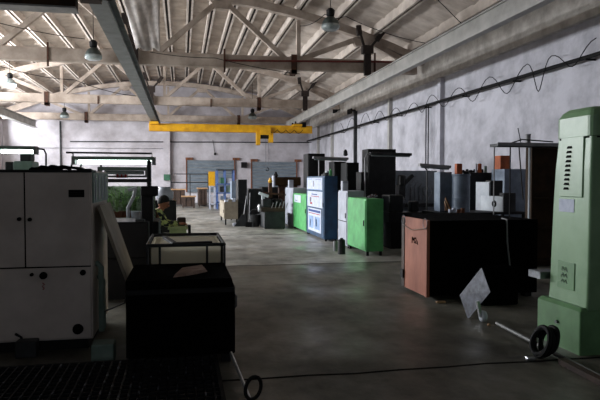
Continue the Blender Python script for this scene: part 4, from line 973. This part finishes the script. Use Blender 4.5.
# IBC-like tank in frame
def tank():
    zr = .92; A = G(147.5, 245, zr); Bq = G(225, 245, zr); Y = (A.y+Bq.y)/2; x0, x1 = A.x, Bq.x; Y2 = G(185, 234.5, zr).y
    t = thing('liquid_tank', ((x0+x1)/2, (Y+Y2)/2, 0), 'milky plastic tank in a dark tubular frame, cut open at the top', 'tank')
    bm = B(); e = .03
    bo = [(x0+e, Y+e), (x1-e, Y+e), (x1-e, Y2-e), (x0+e, Y2-e)]
    zi = zr-.02
    for (ax, ay), (bx, by) in zip(bo, bo[1:]+bo[:1]):
        box(bm, min(ax, bx)-.008, max(ax, bx)+.008, min(ay, by)-.008, max(ay, by)+.008, .12, zi)
    box(bm, x0+e, x1-e, Y+e, Y2-e, .12, .14); obj('tank_wall', bm, 'plastic_w', t)
    obj('inner_lid', box(B(), x0+.05, x1-.05, Y+.12, Y2-.12, zr-.055, zr-.025), 'plastic_w', t, bevel=.01)
    obj('strap', beam(B(), ((x0+x1)/2-.12, Y+.25, zr-.01), ((x0+x1)/2+.28, Y+.3, zr-.01), .07, .03), 'black', t)
    obj('strap', beam(B(), ((x0+x1)/2-.12, Y+.25, zr-.01), ((x0+x1)/2-.25, Y2-.2, zr-.01), .05, .03), 'dkgrey', t)
    bm = B(); c = [(x0, Y), (x1, Y), (x1, Y2), (x0, Y2)]
    tube(bm, [(x, y, zr) for x, y in c+[c[0]]], .018, 8); obj('top_frame', bm, 'dkgrey', t)
    for z in (.55, .2): obj('frame_ring', tube(B(), [(x, y, z) for x, y in c+[c[0]]], .014, 6), 'dkgrey', t)
    for u in (0, .16, .42, .77, 1):
        if u == .42: continue
        obj('upright', tube(B(), [(x0+(x1-x0)*u, Y, .1), (x0+(x1-x0)*u, Y, zr)], .012, 6), 'dkgrey', t)
    for u in (.3, .65, 1):
        for x in (x0, x1): obj('upright', tube(B(), [(x, Y+(Y2-Y)*u, .1), (x, Y+(Y2-Y)*u, zr)], .012, 6), 'dkgrey', t)
    bm = B()
    for yy in (Y, (Y+Y2)/2-.05, Y2-.1): box(bm, x0, x1, yy, yy+.1, 0, .1)
    box(bm, x0, x1, Y, Y2, .1, .12); obj('pallet', bm, 'darkwood', t)
    return x0, x1, Y, Y2
tx0, tx1, tY, tY2 = tank()
# black box in front
gb = G(235.5, 362); bX1, bY = gb.x, gb.y; bX0 = G(128, 362).x; bY2 = tY-.12; bz = PY(200, 279, bY).z
t = thing('black_bin', ((bX0+bX1)/2, (bY+bY2)/2, 0), 'big black bin in front of the milky plastic tank', 'bin')
obj('body', loft(B(), [rrect(bX0, bX1-.0, bY, bY2, .08, .03), rrect(bX0, bX1, bY, bY2, bz-.1, .03), rrect(bX0+.0, bX1-.03, bY, bY2, bz, .03)]), 'tarp', t)
obj('rim', loft(B(), [rrect(bX0-.01, bX1+.0, bY-.01, bY2+.01, bz-.12, .03), rrect(bX0-.01, bX1+.0, bY-.01, bY2+.01, bz-.08, .03)]), 'black', t)
for x in (bX0+.02, bX1-.12):
    for y in (bY+.03, bY2-.12): obj('foot', box(B(), x, x+.08, y, y+.08, 0, .082), 'black', t)
obj('side_hook', tube(B(), [(bX1, bY+.35, bz-.18), (bX1+.035, bY+.3, bz-.22), (bX1+.03, bY+.26, bz-.3), (bX1, bY+.25, bz-.33)], .01, 6), 'steel', t)
# rag on it
bm = B(); q = [(173, 277.5), (181, 270), (203, 266.5), (207.5, 271.5), (197, 274), (186, 276)]
pts = [G(a, b, bz+.005) for a, b in q]; pts = [Vector((p.x, min(max(p.y, bY+.02), bY2-.02), p.z)) for p in pts]
cen = sum(pts, Vector())/len(pts)
loft(bm, [pts, [p.lerp(cen, .12)+Vector((0, 0, .025)) for p in pts]]); one('rag', bm, 'cloth', 'beige rag lying on the big black bin', 'rag')
# floor grating
ga, gc = G(-30, 402), G(222, 402); gy1 = bY-.08; gy0 = gy1-1.25
gx0, gx1 = -2.3, G(214, 362).x+.02
t = thing('floor_grating', ((gx0+gx1)/2, (gy0+gy1)/2, 0), 'black steel grating lying on the floor in the left foreground', 'grating')
obj('frame', box(B(), gx0, gx1, gy0, gy0+.03, 0, .1), 'black', t); obj('frame', box(B(), gx0, gx1, gy1-.03, gy1, 0, .1), 'black', t)
obj('frame', box(B(), gx0, gx0+.03, gy0+.03, gy1-.03, 0, .1), 'black', t); obj('frame', box(B(), gx1-.03, gx1, gy0+.03, gy1-.03, 0, .1), 'black', t)
bm = B(); n = int((gx1-gx0)/.066)
for k in range(1, n): x = gx0+k*(gx1-gx0)/n; box(bm, x-.006, x+.006, gy0+.03, gy1-.03, .03, .1)
obj('bearing_bars', bm, mat('worn steel with painted glints', (150, 154, 166), (16, 16, 18), .35, metal=.7, scale=16, contrast=(.56, .64)), t)  # bright spots in the colour paint glints along the worn bars
bm = B(); y = gy0+.09
while y < gy1-.05:
    x = gx0+.03
    box(bm, x, gx1-.03, y-.005, y+.005, .07, .094); y += .085
obj('cross_bars', bm, 'black', t)
# stick + hose at grating edge
a, b = G(232, 370)+Vector((0, 0, .14)), G(250, 402)+Vector((0, 0, .04))
one('pry_bar', tube(B(), [G(231, 372)+Vector((0, .0, .16)), G(236, 380)+Vector((0, 0, .12)), G(250, 402)+Vector((0, 0, .02))], .014, 8), 'bright', 'bright metal bar leaning beside the grating corner', 'bar')
g = G(248, 398); bm = B(); ringtube(bm, (g.x+.03, g.y-.08, .1), .08, .014, 'X', 20); 
o = one('hose_ring', bm, 'cable', 'black hose loop standing beside the bright metal bar', 'hose'); o.rotation_euler = (0, 0, -.9)

# bench, chair and seated person
Yp = 11.3
def lime_table():
    a, b = PY(168, 224, Yp), PY(188, 224, Yp); z = .74
    t = thing('small_table', ((a.x+b.x)/2, Yp, 0), 'pale lime painted table in front of the seated person', 'table')
    obj('table_top', box(B(), a.x, b.x, Yp-.2, Yp+.35, z-.04, z), 'lime', t, bevel=.01)
    obj('apron', box(B(), a.x+.03, b.x-.03, Yp-.18, Yp+.33, z-.14, z-.04), 'lime', t)
    for x in (a.x+.02, b.x-.06):
        for y in (Yp-.18, Yp+.28): obj('leg', box(B(), x, x+.04, y, y+.04, 0, z-.14), 'lime', t)
    obj('side_clamp', box(B(), b.x, b.x+.05, Yp-.1, Yp, z-.12, z+.03), 'black', t)
    p = PY(181, 212, Yp+.15); one('brown_bag', box(B(), p.x-.08, p.x+.09, Yp+.12, Yp+.25, z, z+.16), 'darkwood', 'small brown bag on the pale lime table', 'bag', bevel=.03)
    return a, b
la, lb = lime_table()
def person():
    hx = PY(163.5, 204, Yp).x; zs = .48
    t = thing('person', (hx-.12, Yp, 0), 'seated person in a patterned dark and yellow jacket leaning over the lime table', 'person')
    px = hx-.16
    J = {'pelvis': (px-.06, 0, .56), 'waist': (px-.03, 0, .74), 'chest': (px+.03, 0, .93), 'neckb': (px+.09, 0, 1.04), 'neck': (hx-.025, 0, 1.085), 'head': (hx, 0, 1.13),
         'hipL': (px-.02, .1, .55), 'kneeL': (px+.38, .13, .54), 'ankL': (px+.36, .13, .09), 'toeL': (px+.52, .14, .04),
         'hipR': (px-.02, -.1, .55), 'kneeR': (px+.38, -.12, .54), 'ankR': (px+.33, -.12, .09), 'toeR': (px+.49, -.13, .04),
         'shL': (px+.06, .17, 1.0), 'elL': (px+.22, .22, .79), 'wrL': (px+.42, .1, .80),
         'shR': (px+.06, -.17, 1.0), 'elR': (px+.2, -.24, .80), 'wrR': (px+.43, -.1, .80)}
    R_ = {'pelvis': .14, 'waist': .13, 'chest': .145, 'neckb': .075, 'neck': .05, 'head': .05, 'hip': .09, 'knee': .062, 'ank': .042, 'toe': .035, 'sh': .07, 'el': .048, 'wr': .032}
    def skin(name, names, edges, m, grow=0, root=0, par=t):
        me = bpy.data.meshes.new(name); off = wloc(par)
        me.from_pydata([Vector((J[n][0], Yp+J[n][1], J[n][2]))-off for n in names], [(names.index(a), names.index(b)) for a, b in edges], [])
        o = bpy.data.objects.new(name, me); COL.objects.link(o); o.parent = par
        md = o.modifiers.new('skin', 'SKIN'); md.use_smooth_shade = True
        for i, n in enumerate(names):
            r = R_.get(n, R_.get(n[:-1], .05))+grow; me.skin_vertices[0].data[i].radius = (r, r)
        me.skin_vertices[0].data[root].use_root = True
        s = o.modifiers.new('sub', 'SUBSURF'); s.levels = 2; s.render_levels = 2
        me.materials.append(M[m]); return o
    names = list(J); E = [('pelvis','waist'),('waist','chest'),('chest','neckb'),('neckb','neck'),('neck','head')]
    for s in 'LR': E += [('pelvis','hip'+s),('hip'+s,'knee'+s),('knee'+s,'ank'+s),('ank'+s,'toe'+s),('chest','sh'+s),('sh'+s,'el'+s),('el'+s,'wr'+s)]
    body = skin('body', names, E, 'skin')
    jn = ['pelvis','waist','chest','neckb','shL','elL','wrL','shR','elR','wrR']
    skin('jacket', jn, [e for e in E if e[0] in jn and e[1] in jn], 'camo', .014)
    tn = ['pelvis','hipL','kneeL','ankL','hipR','kneeR','ankR']
    skin('trousers', tn, [e for e in E if e[0] in tn and e[1] in tn], 'trouser', .012)
    for s in 'LR':
        a_ = Vector(J['ank'+s]); b_ = Vector(J['toe'+s]); a_.y += Yp; b_.y += Yp
        obj('shoe', box(B(), a_.x-.06, b_.x+.05, a_.y-.045, a_.y+.045, 0, .085), 'black', t, bevel=.03)
    # head (faces +x, tilted down)
    bm = bmesh.new(); bmesh.ops.create_uvsphere(bm, u_segments=24, v_segments=18, radius=1)
    for v in bm.verts:
        x, y, z = v.co
        X_, Y_, Z_ = x*.098, y*.076, z*.118
        if z < 0: Y_ *= 1+.25*z; X_ *= 1+.08*z
        if x > .3 and z < -.4: X_ += .010
        v.co = (X_, Y_, Z_)
    def blob(c, r, s=(1, 1, 1)):
        b2 = bmesh.ops.create_icosphere(bm, subdivisions=2, radius=r)
        for v in b2['verts']: v.co = Vector((v.co.x*s[0], v.co.y*s[1], v.co.z*s[2]))+Vector(c)
    blob((.104, 0, -.018), .018, (1, .7, 1.6)); blob((.0, .076, -.01), .022, (.8, .4, 1.3)); blob((.0, -.076, -.01), .022, (.8, .4, 1.3)); blob((.088, 0, -.062), .018, (.7, 1.4, .45))
    mt = Matrix.Translation((hx+.005, Yp, 1.185)) @ Matrix.Rotation(.42, 4, 'Y')
    bmesh.ops.transform(bm, matrix=mt, verts=bm.verts[:]); hd = obj('head', bm, 'skin', t, smooth=True)
    for s in (-1, 1):
        bm = bmesh.new(); bmesh.ops.create_icosphere(bm, subdivisions=2, radius=.011); bmesh.ops.transform(bm, matrix=mt @ Matrix.Translation((.088, s*.03, .008)), verts=bm.verts[:]); obj('eye', bm, 'seam', hd)
    bm = bmesh.new(); bmesh.ops.create_uvsphere(bm, u_segments=24, v_segments=16, radius=1)
    for v in bm.verts: v.co = (v.co.x*.108-.014, v.co.y*.086, v.co.z*.118+.02)
    bmesh.ops.bisect_plane(bm, geom=bm.verts[:]+bm.edges[:]+bm.faces[:], plane_co=(.05, 0, .035), plane_no=(.75, 0, -1), clear_outer=True)
    bmesh.ops.transform(bm, matrix=mt, verts=bm.verts[:]); o = obj('hair', bm, 'hair', t, smooth=True); o.modifiers.new('s', 'SOLIDIFY').thickness = .012
    # hands
    for s, sg in (('L', 1), ('R', -1)):
        w_ = Vector(J['wr'+s]); w_.y += Yp
        bm = B(); loft(bm, [rrect(w_.y-.026, w_.y+.026, w_.z-.016, w_.z+.014, 0, .01, 2), rrect(w_.y-.042, w_.y+.042, w_.z-.02, w_.z+.012, .085, .01, 2)])
        for v in bm.verts: v.co = Vector((w_.x+.015+v.co.z, v.co.x, v.co.y))
        for k in range(4):
            y0_ = w_.y-.032+.021*k; L_ = (.062, .074, .07, .056)[k if sg < 0 else 3-k]
            tube(bm, [(w_.x+.09, y0_, w_.z-.004), (w_.x+.1+L_*.4, y0_, w_.z-.006), (w_.x+.1+L_*.75, y0_, w_.z-.022), (w_.x+.1+L_*.85, y0_, w_.z-.04)], .0095, 6, .007)
        tube(bm, [(w_.x+.035, w_.y-sg*.03, w_.z), (w_.x+.065, w_.y-sg*.058, w_.z-.005), (w_.x+.1, w_.y-sg*.062, w_.z-.02)], .0115, 6, .008)
        obj('hand', bm, 'skin', t, smooth=True)
    # stool
    st = thing('stool', (px-.06, Yp, 0), 'black stool under the seated person', 'stool')
    obj('seat', lathe(B(), [(.17, .38), (.18, .40), (.17, .42)], (px-.06, Yp, 0), 20), 'black', st)
    for k in range(4): an = PI/4+k*PI/2; obj('leg', tube(B(), [(px-.06+.1*math.cos(an), Yp+.1*math.sin(an), .39), (px-.06+.17*math.cos(an), Yp+.17*math.sin(an), 0)], .013, 6), 'steel', st)
person()
Ys = 14.0; p = PY(164.5, 199, Ys); zs_ = PY(164, 200.5, Ys).z
t = thing('low_cabinet', (p.x, Ys+.2, 0), 'dark low cabinet behind the seated person', 'cabinet')
obj('body', box(B(), p.x-.24, p.x+.26, Ys, Ys+.5, .05, zs_), 'blk2', t, bevel=.01); obj('foot', box(B(), p.x-.2, p.x+.22, Ys+.04, Ys+.46, 0, .05), 'black', t); obj('door', box(B(), p.x-.2, p.x+.22, Ys-.02, Ys, .1, zs_-.04), 'blk2', t)
zt2 = PY(164, 187, Ys).z; hh = zt2-zs_
one('plastic_sack', lathe(B(), [(.15, 0), (.2, hh*.2), (.2, hh*.6), (.12, hh*.85), (.15, hh)], (p.x, Ys+.24, zs_), 14), 'palegrey', 'pale plastic sack on the dark low cabinet behind the seated person', 'sack', smooth=True)

# ------------------------------------------------------------------ light
S_ = bpy.context.scene
def area(loc, rot, sx, sy, e, col, spread=None):
    d = bpy.data.lights.new('window_and_fill_light', 'AREA'); d.shape = 'RECTANGLE'; d.size = sx; d.size_y = sy; d.energy = e; d.color = col
    if spread: d.spread = spread
    o = bpy.data.objects.new('window_and_fill_light', d); COL.objects.link(o); o.location = loc; o.rotation_euler = rot; return o
WE = [8, 12, 130, 1150, 1950, 2050, 1500, 380]
TILT = .04
for (a, b), e in zip(WIN, WE):
    area((XL+.55, (a+b)/2, (WZ0+WZ1)/2), (0, -PI/2-TILT, 0), WZ1-WZ0, b-a, e, (.93, .96, 1.0))
area((1.0, YF+.1, 2.6), (PI/2, 0, 0), 5, 2.4, 24, (.95, .97, 1.0))  # fill light added at the front opening to lift camera-facing sides
w = bpy.data.worlds.new('world'); S_.world = w; w.use_nodes = True
w.node_tree.nodes['Background'].inputs['Color'].default_value = (.6, .75, 1, 1); w.node_tree.nodes['Background'].inputs['Strength'].default_value = .5
# ------------------------------------------------------------------ camera
cam = bpy.data.cameras.new('camera'); co = bpy.data.objects.new('camera', cam); COL.objects.link(co)
cam.lens = 36; cam.sensor_width = 36; cam.clip_end = 200; cam.clip_start = .05
co.matrix_world = Matrix(((RT.x, UP.x, -FW.x, 0), (RT.y, UP.y, -FW.y, 0), (RT.z, UP.z, -FW.z, H), (0, 0, 0, 1)))
S_.camera = co
S_.view_settings.view_transform = 'Standard'; S_.view_settings.look = 'None'; S_.view_settings.gamma = 1; S_.view_settings.exposure = 0
S_.view_settings.use_curve_mapping = False
S_.cycles.use_denoising = True
S_.cycles.max_bounces = 8; S_.cycles.diffuse_bounces = 6
